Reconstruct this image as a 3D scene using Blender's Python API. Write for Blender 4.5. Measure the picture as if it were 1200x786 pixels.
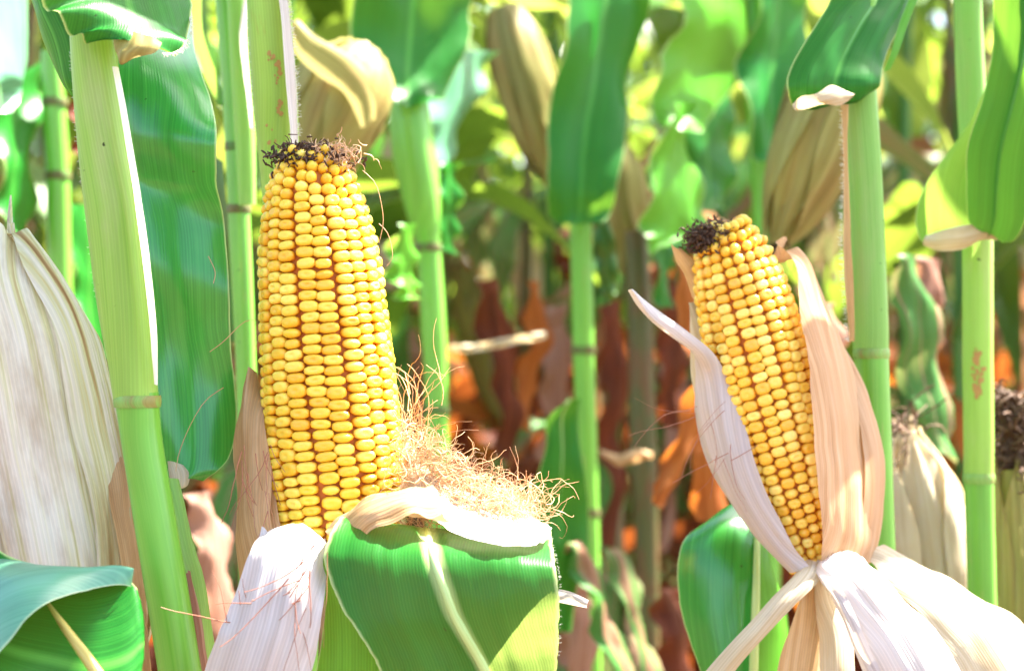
import bpy, math, random
from mathutils import Vector, noise, Matrix, Quaternion
S = bpy.context.scene
for o in list(bpy.data.objects): bpy.data.objects.remove(o)
COL = S.collection
R = math.radians
random.seed(7)

# ------------------------------------------------------------------ camera
CAMZ = 1.15; LENS = 70.0; FPX = 1200 * LENS / 36.0
cd = bpy.data.cameras.new('camera'); cam = bpy.data.objects.new('camera', cd); COL.objects.link(cam)
cam.location = (0, 0, CAMZ); cam.rotation_euler = (R(90), 0, 0)
cd.lens = LENS; cd.sensor_width = 36; cd.clip_start = .05; cd.clip_end = 400
cd.dof.use_dof = True; cd.dof.focus_distance = .745; cd.dof.aperture_fstop = 10.5
S.camera = cam
# ------------------------------------------------------------------ world and sun
SUN_EL, SUN_AZ = 56.0, 59.0          # azimuth measured from +Y (straight ahead) towards +X
W = bpy.data.worlds.new('World'); S.world = W; W.use_nodes = True
wn = W.node_tree; bg = wn.nodes['Background']
sky = wn.nodes.new('ShaderNodeTexSky'); sky.sky_type = 'NISHITA'; sky.sun_disc = False
sky.sun_elevation = R(SUN_EL); sky.sun_rotation = R(SUN_AZ); sky.air_density = 1.0; sky.dust_density = 2.5
wn.links.new(sky.outputs[0], bg.inputs[0]); bg.inputs[1].default_value = .085
sd = bpy.data.lights.new('sun', 'SUN'); sun = bpy.data.objects.new('sun', sd); COL.objects.link(sun)
sd.energy = 5.0; sd.angle = R(.53); sd.color = (1, .93, .82)
e_, a_ = R(SUN_EL), R(SUN_AZ)
sdir = Vector((math.sin(a_) * math.cos(e_), math.cos(a_) * math.cos(e_), math.sin(e_)))
sun.rotation_euler = (-sdir).to_track_quat('-Z', 'Y').to_euler(); sun.location = sdir * 20
S.view_settings.view_transform = 'Standard'; S.view_settings.look = 'None'
S.view_settings.exposure = 3.22; S.view_settings.gamma = 1
S.cycles.max_bounces = 8; S.cycles.transmission_bounces = 6; S.cycles.diffuse_bounces = 5

# ------------------------------------------------------------------ small helpers
def P(px, py, D):                    # a point seen at photo pixel (px, py), D metres in front of the camera
    return Vector(((px - 600) / FPX * D, D, CAMZ - (py - 393) / FPX * D))
def rnd(a, b): return random.uniform(a, b)
def fbm(v, k=3):
    s = 0; a = 1
    for i in range(k): s += noise.noise(v * (2 ** i)) * a; a *= .5
    return s
def cr(p, t):                        # Catmull-Rom through tuples
    n = len(p) - 1; t = min(max(t, 0), n - 1e-9) if n else 0
    i = int(t); f = t - i
    a, b, c, d = p[max(i - 1, 0)], p[i], p[min(i + 1, n)], p[min(i + 2, n)]
    return [.5 * (2 * b[k] + (c[k] - a[k]) * f + (2 * a[k] - 5 * b[k] + 4 * c[k] - d[k]) * f * f
                  + (3 * b[k] - a[k] - 3 * c[k] + d[k]) * f ** 3) for k in range(len(b))]
def thing(name, label, cat, loc, group=None):
    o = bpy.data.objects.new(name, None); COL.objects.link(o); o.location = loc; o.empty_display_size = .05
    o['label'] = label; o['category'] = cat
    if group: o['group'] = group
    return o
def base(o):
    v = Vector((0, 0, 0))
    while o: v += Vector(o.location); o = o.parent
    return v
def link(name, V, F, mat, parent=None, uv=None, smooth=True, kind=None, local=False):
    b = Vector((0, 0, 0)) if (local or not parent) else base(parent)
    me = bpy.data.meshes.new(name); me.from_pydata([tuple(Vector(v) - b) for v in V], [], F); me.update()
    if smooth: me.polygons.foreach_set('use_smooth', [True] * len(me.polygons))
    if uv:
        for ln, arr in uv.items():
            l = me.uv_layers.new(name=ln); flat = []
            for lp in me.loops: flat += arr[lp.vertex_index]
            l.data.foreach_set('uv', flat)
    me.materials.append(mat)
    o = bpy.data.objects.new(name, me); COL.objects.link(o)
    if parent: o.parent = parent
    if kind: o['kind'] = kind
    return o
class MB:
    def __init__(s): s.V = []; s.F = []; s.u = []; s.n = []
    def grid(s, rows, um, un, close=False):
        b = len(s.V); m = len(rows[0])
        for r_, a, c in zip(rows, um, un): s.V += r_; s.u += a; s.n += c
        for i in range(len(rows) - 1):
            for j in range(m - 1 + (1 if close else 0)):
                k = (j + 1) % m
                s.F.append((b + i * m + j, b + i * m + k, b + (i + 1) * m + k, b + (i + 1) * m + j))
    def tube(s, pts, rad, n=8, cap=False):
        pts = [Vector(p) for p in pts]; rows = []; um = []; un = []; L = 0; N = len(pts)
        ref = Vector((.1, 1, .05)).normalized()
        for i, p in enumerate(pts):
            t = (pts[min(i + 1, N - 1)] - pts[max(i - 1, 0)])
            t = t.normalized() if t.length > 1e-9 else Vector((0, 0, 1))
            a = (ref - t * ref.dot(t))
            a = a.normalized() if a.length > 1e-4 else t.orthogonal().normalized()
            ref = a; c = t.cross(a); r = rad[i] if hasattr(rad, '__len__') else rad
            if i: L += (p - pts[i - 1]).length
            rows.append([p + (a * math.cos(2 * math.pi * j / n) + c * math.sin(2 * math.pi * j / n)) * r for j in range(n + 1)])
            um.append([(2 * math.pi * r * j / n, L) for j in range(n + 1)]); un.append([(j / n, i / (N - 1)) for j in range(n + 1)])
        b = len(s.V); s.grid(rows, um, un)
        if cap:
            s.F.append(tuple(range(b + n - 1, b - 1, -1))); s.F.append(tuple(b + (N - 1) * (n + 1) + j for j in range(n)))
    def build(s, name, mat, parent=None, kind=None, local=False):
        return link(name, s.V, s.F, mat, parent, {'UVMap': s.u, 'Norm': s.n}, kind=kind, local=local)

# ------------------------------------------------------------------ materials
def newmat(name):
    m = bpy.data.materials.new(name); m.use_nodes = True; nt = m.node_tree; nt.nodes.clear()
    return m, nt
class G:
    def __init__(s, nt): s.nt = nt
    def __call__(s, t, **kw):
        n = s.nt.nodes.new('ShaderNode' + t)
        for k, v in kw.items():
            if k.startswith('_'): setattr(n, k[1:], v)
            else:
                k = int(k[1:]) if k[0] == 'i' and k[1:].isdigit() else k.replace('__', ' ')
                if hasattr(v, 'links') or isinstance(v, bpy.types.NodeSocket): s.nt.links.new(v, n.inputs[k])
                else: n.inputs[k].default_value = v
        return n
    def math(s, op, a, b=0, c=None):
        kw = dict(_operation=op, i0=a, i1=b)
        if c is not None: kw['i2'] = c
        return s('Math', **kw).outputs[0]
    def ramp(s, f, st):
        n = s('ValToRGB', Fac=f); e = n.color_ramp.elements
        while len(e) < len(st): e.new(.5)
        for x, (p, c) in zip(e, st): x.position = p; x.color = (*c, 1) if len(c) == 3 else c
        return n.outputs[0]
    def mix(s, f, a, b, mode='MIX'):
        n = s('Mix', _data_type='RGBA', _blend_type=mode)
        for k, v in ((0, f), (6, a), (7, b)):
            if isinstance(v, bpy.types.NodeSocket): s.nt.links.new(v, n.inputs[k])
            else: n.inputs[k].default_value = (*v, 1) if isinstance(v, tuple) and len(v) == 3 else v
        return n.outputs[2]
    def noise(s, vec, scale, detail=3, rough=.55):
        return s('TexNoise', Vector=vec, Scale=scale, Detail=detail, Roughness=rough).outputs[0]
def thin(name, cols, trans, tfac, rough=.45, vein=.0011, streak=(900, 9), blot=None, blot_amt=.5, blot_pos=.45, edge=None, bump=.16, spec=.16, midc=None, band=(0, 0), bandw=(.02, .05), spots=None):
    """leaf or husk: cols = streak colour ramp, trans = light that comes through, blot = second colour in large patches"""
    m, nt = newmat(name); g = G(nt)
    uv = g('UVMap', _uv_map='UVMap').outputs[0]; un = g('UVMap', _uv_map='Norm').outputs[0]
    oi = g('ObjectInfo').outputs['Random']
    off = g('CombineXYZ', X=g.math('MULTIPLY', oi, 37.0), Y=g.math('MULTIPLY', oi, 11.0)).outputs[0]
    uvo = g('VectorMath', _operation='ADD', i0=uv, i1=off).outputs[0]
    st = g('Mapping', Vector=uvo, Scale=(streak[0], streak[1], 1)).outputs[0]
    f = g.noise(st, 1.0, 4, .6)
    c = g.ramp(f, cols)
    st2 = g('Mapping', Vector=uvo, Scale=(streak[0] * .12, streak[1] * .35, 1)).outputs[0]
    f2 = g.noise(st2, 1.0, 3)
    lf = g.ramp(f2, [(.3, (.86,) * 3), (.7, (1.12,) * 3)])
    c = g.mix(1.0, c, lf, 'MULTIPLY')
    if blot:
        fb = g.ramp(g.noise(g('Mapping', Vector=uvo, Scale=(70, 14, 1)).outputs[0], 1.0, 5, .65), [(blot_pos, (0, 0, 0)), (blot_pos + .2, (blot_amt,) * 3)])
        c = g.mix(fb, c, blot)
    sxy = g('SeparateXYZ', Vector=un); ux = sxy.outputs[0]
    bc = g.math('MULTIPLY_ADD', sxy.outputs[1], (band[1] - band[0]) / 2, .5 + band[0] / 2); ab = g.math('ABSOLUTE', g.math('SUBTRACT', ux, bc))
    au = g.math('ABSOLUTE', g.math('SUBTRACT', ux, .5))
    if midc: c = g.mix(g.ramp(ab, [(bandw[0], (.9,) * 3), (bandw[1], (0, 0, 0))]), c, midc)
    if edge: c = g.mix(g.ramp(au, [(.480, (0, 0, 0)), (.497, (.9,) * 3)]), c, edge)
    if spots:
        fs = g.ramp(g.noise(uvo, 260, 2, .5), [(.735, (0, 0, 0)), (.76, (1, 1, 1))]); c = g.mix(fs, c, spots)
    vx = g('SeparateXYZ', Vector=uv).outputs[0]
    vx = g.math('ADD', vx, g.math('MULTIPLY', f2, vein * 2.2)); vw = g.math('SINE', g.math('MULTIPLY', vx, 2 * math.pi / vein))
    h = g.math('ADD', g.math('MULTIPLY', vw, .12), g.math('MULTIPLY', f, .8))
    c = g.mix(1.0, c, g.ramp(vw, [(0, (.965,) * 3), (1, (1.025,) * 3)]), 'MULTIPLY')
    bp = g('Bump', Strength=bump, Distance=.0006, Height=h).outputs[0]
    bs = g('BsdfPrincipled', Base__Color=c, Roughness=rough, Normal=bp)
    bs.inputs['Specular IOR Level'].default_value = spec
    tc = g.mix(1.0, g.mix(.6, c, (1, 1, 1)), trans, 'MULTIPLY')
    tc = g.mix(1.0, tc, g.ramp(vw, [(0, (.84,) * 3), (1, (1.05,) * 3)]), 'MULTIPLY')
    tr = g('BsdfTranslucent', Color=tc, Normal=bp)
    mx = g('MixShader', Fac=tfac, i1=bs.outputs[0], i2=tr.outputs[0])
    g('OutputMaterial', Surface=mx.outputs[0]); return m
def solid(name, cols, rough=.45, streak=(1400, 6), bump=.2, blot=None, blot_amt=.6, blot_pos=.6, blot_scale=(90, 25), sss=0, spec=.4, spots=None):
    m, nt = newmat(name); g = G(nt)
    uv = g('UVMap', _uv_map='UVMap').outputs[0]; oi = g('ObjectInfo').outputs['Random']
    off = g('CombineXYZ', X=g.math('MULTIPLY', oi, 37.0), Y=g.math('MULTIPLY', oi, 11.0)).outputs[0]
    uvo = g('VectorMath', _operation='ADD', i0=uv, i1=off).outputs[0]
    f = g.noise(g('Mapping', Vector=uvo, Scale=(streak[0], streak[1], 1)).outputs[0], 1.0, 3, .6)
    c = g.ramp(f, cols)
    f2 = g.noise(g('Mapping', Vector=uvo, Scale=(120, 14, 1)).outputs[0], 1.0, 3)
    c = g.mix(1.0, c, g.ramp(f2, [(.3, (.85,) * 3), (.7, (1.12,) * 3)]), 'MULTIPLY')
    if blot:
        fb = g.ramp(g.noise(g('Mapping', Vector=uvo, Scale=(*blot_scale, 1)).outputs[0], 1.0, 5, .65), [(blot_pos, (0, 0, 0)), (blot_pos + .1, (blot_amt,) * 3)])
        c = g.mix(fb, c, blot)
    if spots:
        c = g.mix(g.ramp(g.noise(uvo, 330, 2, .5), [(.74, (0, 0, 0)), (.765, (1, 1, 1))]), c, spots)
    bp = g('Bump', Strength=bump, Distance=.0005, Height=f).outputs[0]
    bs = g('BsdfPrincipled', Base__Color=c, Roughness=rough, Normal=bp)
    bs.inputs['Specular IOR Level'].default_value = spec
    if sss:
        bs.inputs['Subsurface Weight'].default_value = sss; bs.inputs['Subsurface Radius'].default_value = (1, .6, .2); bs.inputs['Subsurface Scale'].default_value = .004
    g('OutputMaterial', Surface=bs.outputs[0]); return m

GRN = [(.3, (.004, .092, .010)), (.5, (.008, .130, .014)), (.72, (.020, .175, .020))]
M = {}
M['leaf'] = thin('green_leaf', GRN, (.44, .86, .08), .22, .36, midc=(.07, .28, .04), bandw=(.008, .04), edge=(.45, .55, .2), spots=(.01, .04, .01))
M['field_leaf'] = thin('field_leaf', [(.3, (.004, .042, .005)), (.5, (.009, .062, .008)), (.72, (.022, .090, .011))], (.58, .84, .09), .29, .36)  # leaf green copied darker, deep shade of the rows put into the colour
M['field_leaf_pale'] = thin('pale_field_leaf', [(.3, (.025, .11, .008)), (.7, (.055, .17, .014))], (.78, .88, .16), .36, .38)
M['leaf_front'] = thin('front_green_leaf', [(.2, (.004, .10, .012)), (.8, (.012, .16, .020))], (.74, .90, .22), .30, .34, midc=(.50, .60, .24), band=(-.22, .24), bandw=(.012, .055), edge=(.5, .58, .25), spots=(.01, .04, .01))
M['leaf_glossy'] = thin('glossy_green_leaf', [(.3, (.012, .18, .022)), (.5, (.022, .25, .03)), (.72, (.05, .31, .04))], (.28, .84, .10), .14, .26, edge=(.5, .62, .25), spots=(.01, .05, .01), spec=.7, bump=.12)
M['leaf_pale'] = thin('pale_green_leaf', [(.3, (.05, .26, .015)), (.7, (.10, .36, .025))], (.72, .90, .16), .32, .4, edge=(.5, .6, .3))
M['leaf_blue'] = thin('glaucous_leaf', [(.3, (.06, .22, .12)), (.7, (.13, .33, .20))], (.4, .9, .2), .16, .3, edge=(.5, .6, .3), spec=.7)
M['midrib'] = solid('pale_midrib', [(.3, (.34, .50, .14)), (.7, (.50, .64, .25))], .4)
M['midrib_green'] = solid('green_midrib', [(.3, (.06, .25, .04)), (.7, (.12, .34, .06))], .4)
M['midrib_brown'] = solid('browning_midrib', [(.3, (.42, .30, .05)), (.7, (.55, .44, .12))], .45, blot=(.25, .10, .02), blot_pos=.5)
M['stalk'] = solid('green_stalk', [(.3, (.11, .36, .03)), (.7, (.17, .44, .05))], .33, bump=.1, spots=(.02, .04, .01), spec=.5, blot=(.34, .30, .09), blot_amt=.7, blot_pos=.62, blot_scale=(130, 18))
M['stalk_dark'] = solid('field_stalk', [(.3, (.028, .10, .009)), (.7, (.06, .17, .018))], .4, blot=(.22, .13, .05), blot_pos=.58)
M['stalk_tan'] = solid('browning_stalk', [(.3, (.045, .05, .012)), (.7, (.11, .11, .028))], .5, blot=(.14, .05, .02), blot_pos=.48)
M['sheath'] = thin('yellow_green_sheath', [(.3, (.25, .47, .07)), (.7, (.35, .55, .11))], (.8, 1.0, .3), .16, .36, vein=.0013, spots=(.03, .04, .01), edge=(.75, .8, .6), blot=(.46, .50, .22), blot_amt=.5, blot_pos=.5)
M['sheath_rust'] = thin('rust_stained_sheath', [(.3, (.34, .54, .08)), (.7, (.45, .62, .12))], (.8, 1.0, .3), .16, .38, vein=.0013, blot=(.42, .16, .03), blot_amt=1, blot_pos=.60, edge=(.8, .78, .66))
M['sheath_green'] = thin('light_green_sheath', [(.3, (.20, .44, .08)), (.7, (.28, .52, .12))], (.7, 1.0, .3), .16, .36, vein=.0013, spots=(.03, .04, .01), edge=(.6, .66, .45), blot=(.36, .42, .16), blot_amt=.5, blot_pos=.5)
M['husk'] = thin('cream_husk', [(.25, (.36, .26, .14)), (.45, (.54, .46, .32)), (.75, (.66, .60, .47))], (1.0, .82, .5), .28, .6, vein=.001, streak=(700, 8), blot=(.42, .26, .10), blot_amt=.45, bump=.32)
M['husk_white'] = thin('bleached_husk', [(.25, (.36, .29, .26)), (.40, (.52, .47, .45)), (.75, (.64, .61, .61))], (1.0, .86, .66), .25, .55, vein=.0013, streak=(650, 6), blot=(.55, .42, .36), blot_amt=.3, bump=.32)
M['husk_peach'] = thin('peach_husk', [(.25, (.40, .22, .10)), (.5, (.58, .38, .21)), (.75, (.68, .53, .36))], (1.0, .68, .36), .36, .55, vein=.001, streak=(500, 6), blot=(.42, .24, .12), blot_amt=.35, bump=.35)
M['husk_tan'] = thin('tan_husk', [(.25, (.38, .20, .08)), (.5, (.58, .38, .20)), (.75, (.70, .54, .34))], (1.0, .66, .32), .35, .6, vein=.001, streak=(600, 7), blot=(.30, .14, .05), blot_amt=.6, bump=.32)
M['husk_streaked'] = thin('streaked_husk', [(.30, (.24, .12, .04)), (.39, (.48, .36, .16)), (.46, (.62, .62, .34)), (.56, (.74, .71, .58)), (.75, (.76, .74, .64))], (1.0, .85, .55), .22, .6, vein=.0015, streak=(230, 4.5), blot=(.30, .18, .07), blot_amt=.6, blot_pos=.47, bump=.6)
M['husk_olive'] = thin('olive_husk', [(.25, (.13, .11, .025)), (.5, (.28, .25, .07)), (.75, (.42, .38, .14))], (1.0, .9, .4), .18, .55, vein=.002, streak=(300, 6), blot=(.28, .15, .05), blot_amt=.5)
M['dry'] = thin('dry_brown_leaf', [(.25, (.022, .005, .002)), (.5, (.06, .014, .006)), (.75, (.15, .05, .024))], (1.0, .26, .05), .20, .7, streak=(400, 6), blot=(.22, .04, .015), bump=.6)
M['dry_orange'] = thin('dry_orange_leaf', [(.25, (.16, .035, .010)), (.5, (.32, .09, .02)), (.75, (.45, .20, .06))], (1.0, .34, .05), .36, .7, streak=(400, 6), bump=.6)
M['dry_pink'] = thin('dry_pinkish_leaf', [(.25, (.14, .05, .03)), (.5, (.27, .14, .10)), (.75, (.42, .30, .24))], (1.0, .5, .26), .2, .7, streak=(400, 6), blot=(.2, .08, .04), bump=.6)
M['half_dry'] = thin('half_withered_leaf', [(.40, (.20, .10, .055)), (.47, (.26, .17, .10)), (.50, (.03, .13, .02)), (.62, (.05, .17, .03)), (.66, (.24, .15, .09))], (.8, .8, .3), .15, .5, streak=(130, 1.5))
M['silk'] = solid('dried_silk', [(.2, (.38, .14, .06)), (.5, (.60, .33, .16)), (.8, (.76, .54, .33))], .45, streak=(30, 40))
M['silk_pale'] = thin('blond_silk', [(.2, (.62, .36, .18)), (.8, (.85, .68, .46))], (1, .8, .5), .3, .4, streak=(30, 40))
M['silk_red'] = solid('reddish_silk', [(.2, (.22, .06, .03)), (.8, (.45, .20, .12))], .5, streak=(30, 40))
M['silk_dark'] = solid('blackened_silk', [(.2, (.02, .009, .005)), (.5, (.10, .05, .025)), (.8, (.34, .21, .12))], .8, streak=(40, 60))
M['hair'] = solid('pale_hairs', [(.2, (.7, .72, .5)), (.8, (.85, .85, .75))], .5)
M['rust'] = solid('rust_scab', [(.2, (.40, .20, .045)), (.8, (.52, .32, .09))], .7)
M['node'] = solid('stalk_joint', [(.2, (.12, .30, .04)), (.8, (.26, .42, .09))], .5, blot=(.25, .12, .04), blot_pos=.5)
M['node_brown'] = solid('browned_joint', [(.2, (.06, .045, .015)), (.8, (.16, .17, .04))], .6, blot=(.05, .22, .03), blot_pos=.5)

def kernel_mat(name, c1, c2, c3):
    m, nt = newmat(name); g = G(nt)
    oi = g('ObjectInfo').outputs['Random']; ri = g('NewGeometry').outputs['Random Per Island']
    r = g.math('FRACT', g.math('ADD', oi, ri))
    c = g.ramp(r, [(0, c1), (.45, c2), (.9, c3), (1, tuple(min(1, x * 1.05 + .03) for x in c3))])
    tc = g('TexCoord').outputs['Object']
    # highlight painted into the paler crown, shade between kernels into the deep orange flanks
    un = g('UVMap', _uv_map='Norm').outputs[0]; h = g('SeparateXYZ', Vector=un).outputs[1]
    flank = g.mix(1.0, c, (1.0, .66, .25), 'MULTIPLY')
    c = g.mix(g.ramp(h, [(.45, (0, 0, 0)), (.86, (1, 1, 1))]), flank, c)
    c = g.mix(g.ramp(g.noise(tc, 300, 3), [(.5, (0, 0, 0)), (.75, (.35,) * 3)]), c, (.92, .70, .22))
    bp = g('Bump', Strength=.12, Distance=.0004, Height=g.noise(tc, 700, 2)).outputs[0]
    bs = g('BsdfPrincipled', Base__Color=c, Roughness=.27, Normal=bp)
    bs.inputs['Subsurface Weight'].default_value = .35; bs.inputs['Subsurface Radius'].default_value = (1, .5, .12); bs.inputs['Subsurface Scale'].default_value = .0022
    bs.inputs['Specular IOR Level'].default_value = .5
    g('OutputMaterial', Surface=bs.outputs[0]); return m
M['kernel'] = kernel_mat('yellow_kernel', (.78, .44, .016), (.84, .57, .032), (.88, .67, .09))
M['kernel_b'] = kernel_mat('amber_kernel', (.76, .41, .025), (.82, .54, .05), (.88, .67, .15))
M['cob'] = solid('red_cob', [(.2, (.42, .11, .012)), (.8, (.58, .20, .025))], .7, streak=(300, 300))

# ------------------------------------------------------------------ builders
def sheet(name, st, mat, parent, nu=12, nv=36, bulge=0, ripple=0, rf=9, wob=.0015, mid=None, midr=.0011, ph=0, keel=0, mids=(0, 0), mtap=.75, crease=None, fold=None, ragged=.012):
    """surface between two edge curves; a station is ((x,y,D) left edge, (x,y,D) right edge [, extra bulge])"""
    sp = []
    for s in st:
        a, b = P(*s[0]), P(*s[1]); sp.append((*a, *b, s[2] if len(s) > 2 else 0))
    n = len(sp) - 1; rows = []; um = []; un = []; L = 0; prev = None; ctr = []; sd_ = rnd(0, 99); hk = 'husk' in mat.name or 'sheath' in mat.name
    if crease is None: crease = .0004 if 'sheath' in mat.name else .0007 if 'peach' in mat.name else .0009 if hk else .0003
    if fold is None: fold = 0 if (hk or not mid) else .0035
    for i in range(nv + 1):
        q = cr(sp, i / nv * n); q2 = cr(sp, min(i / nv * n + .05, n)); q1 = cr(sp, max(i / nv * n - .05, 0))
        A = Vector(q[:3]); B = Vector(q[3:6]); C = (A + B) / 2
        T = (Vector(q2[:3]) + Vector(q2[3:6]) - Vector(q1[:3]) - Vector(q1[3:6]))
        T = T.normalized() if T.length > 1e-9 else Vector((0, 0, -1))
        X = (B - A); w = X.length
        Nn = X.cross(T); Nn = Nn.normalized() if Nn.length > 1e-9 else Vector((0, -1, 0))
        if Nn.y > 0 and abs(Nn.y) > .05: Nn = -Nn
        if prev: L += (C - prev).length
        prev = C; r_ = []; a_2 = []; c_2 = []
        for j in range(nu + 1):
            s = j / nu * 2 - 1
            p = C + X * (s / 2 * (1 + ragged * abs(s) * fbm(Vector((i / nv * 26, s * .7, sd_)), 3)))
            bz = (bulge + q[6]) * (1 - s * s) - keel * max(0, 1 - abs(s) * 3) ** 1
            rp = ripple * abs(s) ** 2 * math.sin(i / nv * rf * 2 * math.pi / 3 + ph + (1.3 if s > 0 else 0))
            wb = wob * fbm(p * 28 + Vector((sd_, 0, 0)), 3) + crease * fbm(Vector((s * w * 160, i / nv * 1.6, sd_ + 5)), 3) - fold * max(0, 1 - abs(s - mids[0] - (mids[1] - mids[0]) * i / nv) * 1.6)
            p = p + Nn * (bz + rp + wb)
            r_.append(p); a_2.append((s * w / 2 + 5, L)); c_2.append(((s + 1) / 2, i / nv))
        rows.append(r_); um.append(a_2); un.append(c_2); fj = (mids[0] + (mids[1] - mids[0]) * i / nv + 1) / 2 * nu; j0 = min(int(fj), nu - 1); ctr.append((rows[-1][j0].lerp(rows[-1][j0 + 1], fj - j0) - Nn * midr * .55, w))
    mb = MB(); mb.grid(rows, um, un); o = mb.build(name, mat, parent)
    if mid:
        t = MB(); pts = [c for c, w in ctr]; rr = [max(.0002, midr * (1 - mtap * i / nv) * min(1, w / .004)) for i, (c, w) in enumerate(ctr)]
        t.tube(pts, rr, 7); t.build('midrib', mid, o)
    return o
def stalk_tube(name, pts, mat, parent, n=20, groove=0, sub=14):
    """pts: (x, y, D, half-width in photo pixels)"""
    sp = [(*P(x, y, D), hw / FPX * D) for x, y, D, hw in pts]; N = (len(sp) - 1) * sub
    c = []; r = []
    for i in range(N + 1):
        q = cr(sp, i / sub); c.append(Vector(q[:3])); r.append(q[3])
    mb = MB(); mb.tube(c, r, n); 
    if len(mb.V):
        for i in range(len(mb.V)):
            p = mb.V[i]; cc = c[i // (n + 1)]; d = p - cc; k = i % (n + 1)
            s = 1 + .012 * math.sin(k / n * 2 * math.pi * 3) + .012 * fbm(p * 60, 2)
            mb.V[i] = cc + d * s
    return mb.build(name, mat, parent)
def node_ring(x, y, D, hw, mat, parent, h=6, tilt=0):
    c = P(x, y, D); r = hw / FPX * D; hh = h / FPX * D; mb = MB(); pts = []; rad = []
    for i in range(9):
        t = i / 8 * 2 - 1; pts.append(c + Vector((tilt * t * hh, 0, t * hh))); rad.append(r * (1.0 + .04 * math.cos(t * math.pi / 2)))
    mb.tube(pts, rad, 24); return mb.build('node', mat, parent)
def to_ground(x, y, D): p = P(x, y, D); return Vector((p.x, p.y, 0))
def lower_stalk(x, y, D, hw, mat, parent):
    p = P(x, y, D); r = hw / FPX * D; mb = MB(); pts = []; rad = []
    N = 60
    for i in range(N + 1):
        z = p.z * (1 - i / N); k = (z % .16) / .16
        pts.append(Vector((p.x + (Vector(base(parent)).x - p.x) * (i / N), p.y + (base(parent).y - p.y) * (i / N), z))); rad.append(r * (1 + .12 * max(0, 1 - min(k, 1 - k) * 14)) * (1 + .15 * i / N))
    mb.tube(pts, rad, 14); return mb.build('lower_stalk', mat, parent)

def ribbon(mb, p0, az, el, length, width, droop, twist=0, wave=.006, n=16, m=4, fold=.25, seed=0, tip=.0):
    """a maize blade leaving p0: heading az, elevation el, falling over with droop"""
    p = Vector(p0); rows = []; um = []; un = []; a = el; h = az; st = length / n
    for i in range(n + 1):
        t = i / n; w = width * min(1, .55 + t * 4) * (1 - max(0, (t - .35) / .65) ** 1.7 * (1 - tip)) / 2 + .001
        d = Vector((math.cos(h) * math.cos(a), math.sin(h) * math.cos(a), math.sin(a)))
        side = Vector((-math.sin(h), math.cos(h), 0)); tw = twist * t
        up = side.cross(d) * -1
        sv = side * math.cos(tw) + up * math.sin(tw); uvv = up * math.cos(tw) - side * math.sin(tw)
        r_ = []; a2 = []; c2 = []
        for j in range(m + 1):
            s = j / m * 2 - 1
            r_.append(p + sv * (s * w) + uvv * (abs(s) * w * fold + wave * abs(s) * math.sin(t * 17 + seed + (2 if s > 0 else 0))))
            a2.append((s * w + 5, t * length)); c2.append(((s + 1) / 2, t))
        rows.append(r_); um.append(a2); un.append(c2)
        p = p + d * st; a -= droop / n * (1 + .6 * math.sin(t * 5 + seed)); a = max(a, -1.5); h += .25 / n * math.sin(seed * 3 + t * 3)
    mb.grid(rows, um, un)

def closed_ear(parent, b, t, rad, husk, silk=True, nleaf=5, seed=0, loc_only=False, prof=None, twist0=0, bend=0):
    """an ear in its closed husk from base b to tip t: overlapping husk leaves, shank and a silk tuft"""
    rs = random.Random(seed); b = Vector(b); t = Vector(t); ax = (t - b); L = ax.length; ax.normalize()
    f = Vector((0, -1, 0)); f = (f - ax * f.dot(ax)).normalized(); s_ = ax.cross(f)
    prof = prof or [.45, .8, .97, 1, .98, .9, .74, .5, .2]
    def R_(u): return cr([(x,) for x in prof], u * (len(prof) - 1))[0] * rad
    for k in range(nleaf):
        a0 = twist0 + k * 2 * math.pi / nleaf * 1.0 + rs.uniform(-.2, .2); span = rs.uniform(1.9, 2.4); end = rs.uniform(.93, 1.10); off = .0006 * (k % 3) + .0004 * k
        rows = []; um = []; un = []; nv, nu = 26, 14
        for i in range(nv + 1):
            u = i / nv * end; r_ = []; a2 = []; c2 = []
            sp = span * (1 - max(0, (u - .45) / .55) ** 1.6 * .85)
            for j in range(nu + 1):
                q = j / nu * 2 - 1; an = a0 + q * sp / 2 + .25 * u
                rr = R_(min(u, 1)) + off + .0012 * abs(q) ** 6 + .0006 * math.sin(an * 11 + k) + .0016 * fbm(Vector((an * 2, u * 3, k + seed)), 2) + .0008 * fbm(Vector((an * 9, u * 2, k + seed)), 2) + max(0, u - .96) * .03 * (k % 3)
                pp = b + ax * (u * L) + (f * math.cos(an) + s_ * math.sin(an)) * rr + s_ * (bend * u * u)
                r_.append(pp); a2.append((an * rad, u * L)); c2.append((j / nu, i / nv))
            rows.append(r_); um.append(a2); un.append(c2)
        mb = MB(); mb.grid(rows, um, un); mb.build('husk_leaf', husk, parent, local=loc_only)
    mb = MB(); mb.tube([b + ax * (L * u / 6 * .98) + s_ * (bend * (u / 6) ** 2) for u in range(7)], [max(.002, R_(u / 6) * .9) for u in range(7)], 14); mb.build('inner_husk', husk, parent, local=loc_only)
    if silk:
        mb = MB()
        for k in range(26):
            p = t + s_ * bend - ax * rs.uniform(0, .012) ; d = (ax + Vector((rs.uniform(-.9, .9), rs.uniform(-.9, .9), rs.uniform(-.7, .3)))).normalized(); pts = [p]
            for q in range(6): d = (d + Vector((rs.uniform(-.6, .6), rs.uniform(-.6, .6), rs.uniform(-.7, .3)))).normalized(); pts.append(pts[-1] + d * .005)
            mb.tube(pts, .0005, 3)
        mb.build('silk', M['silk_dark'], parent, kind='stuff', local=loc_only)

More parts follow.
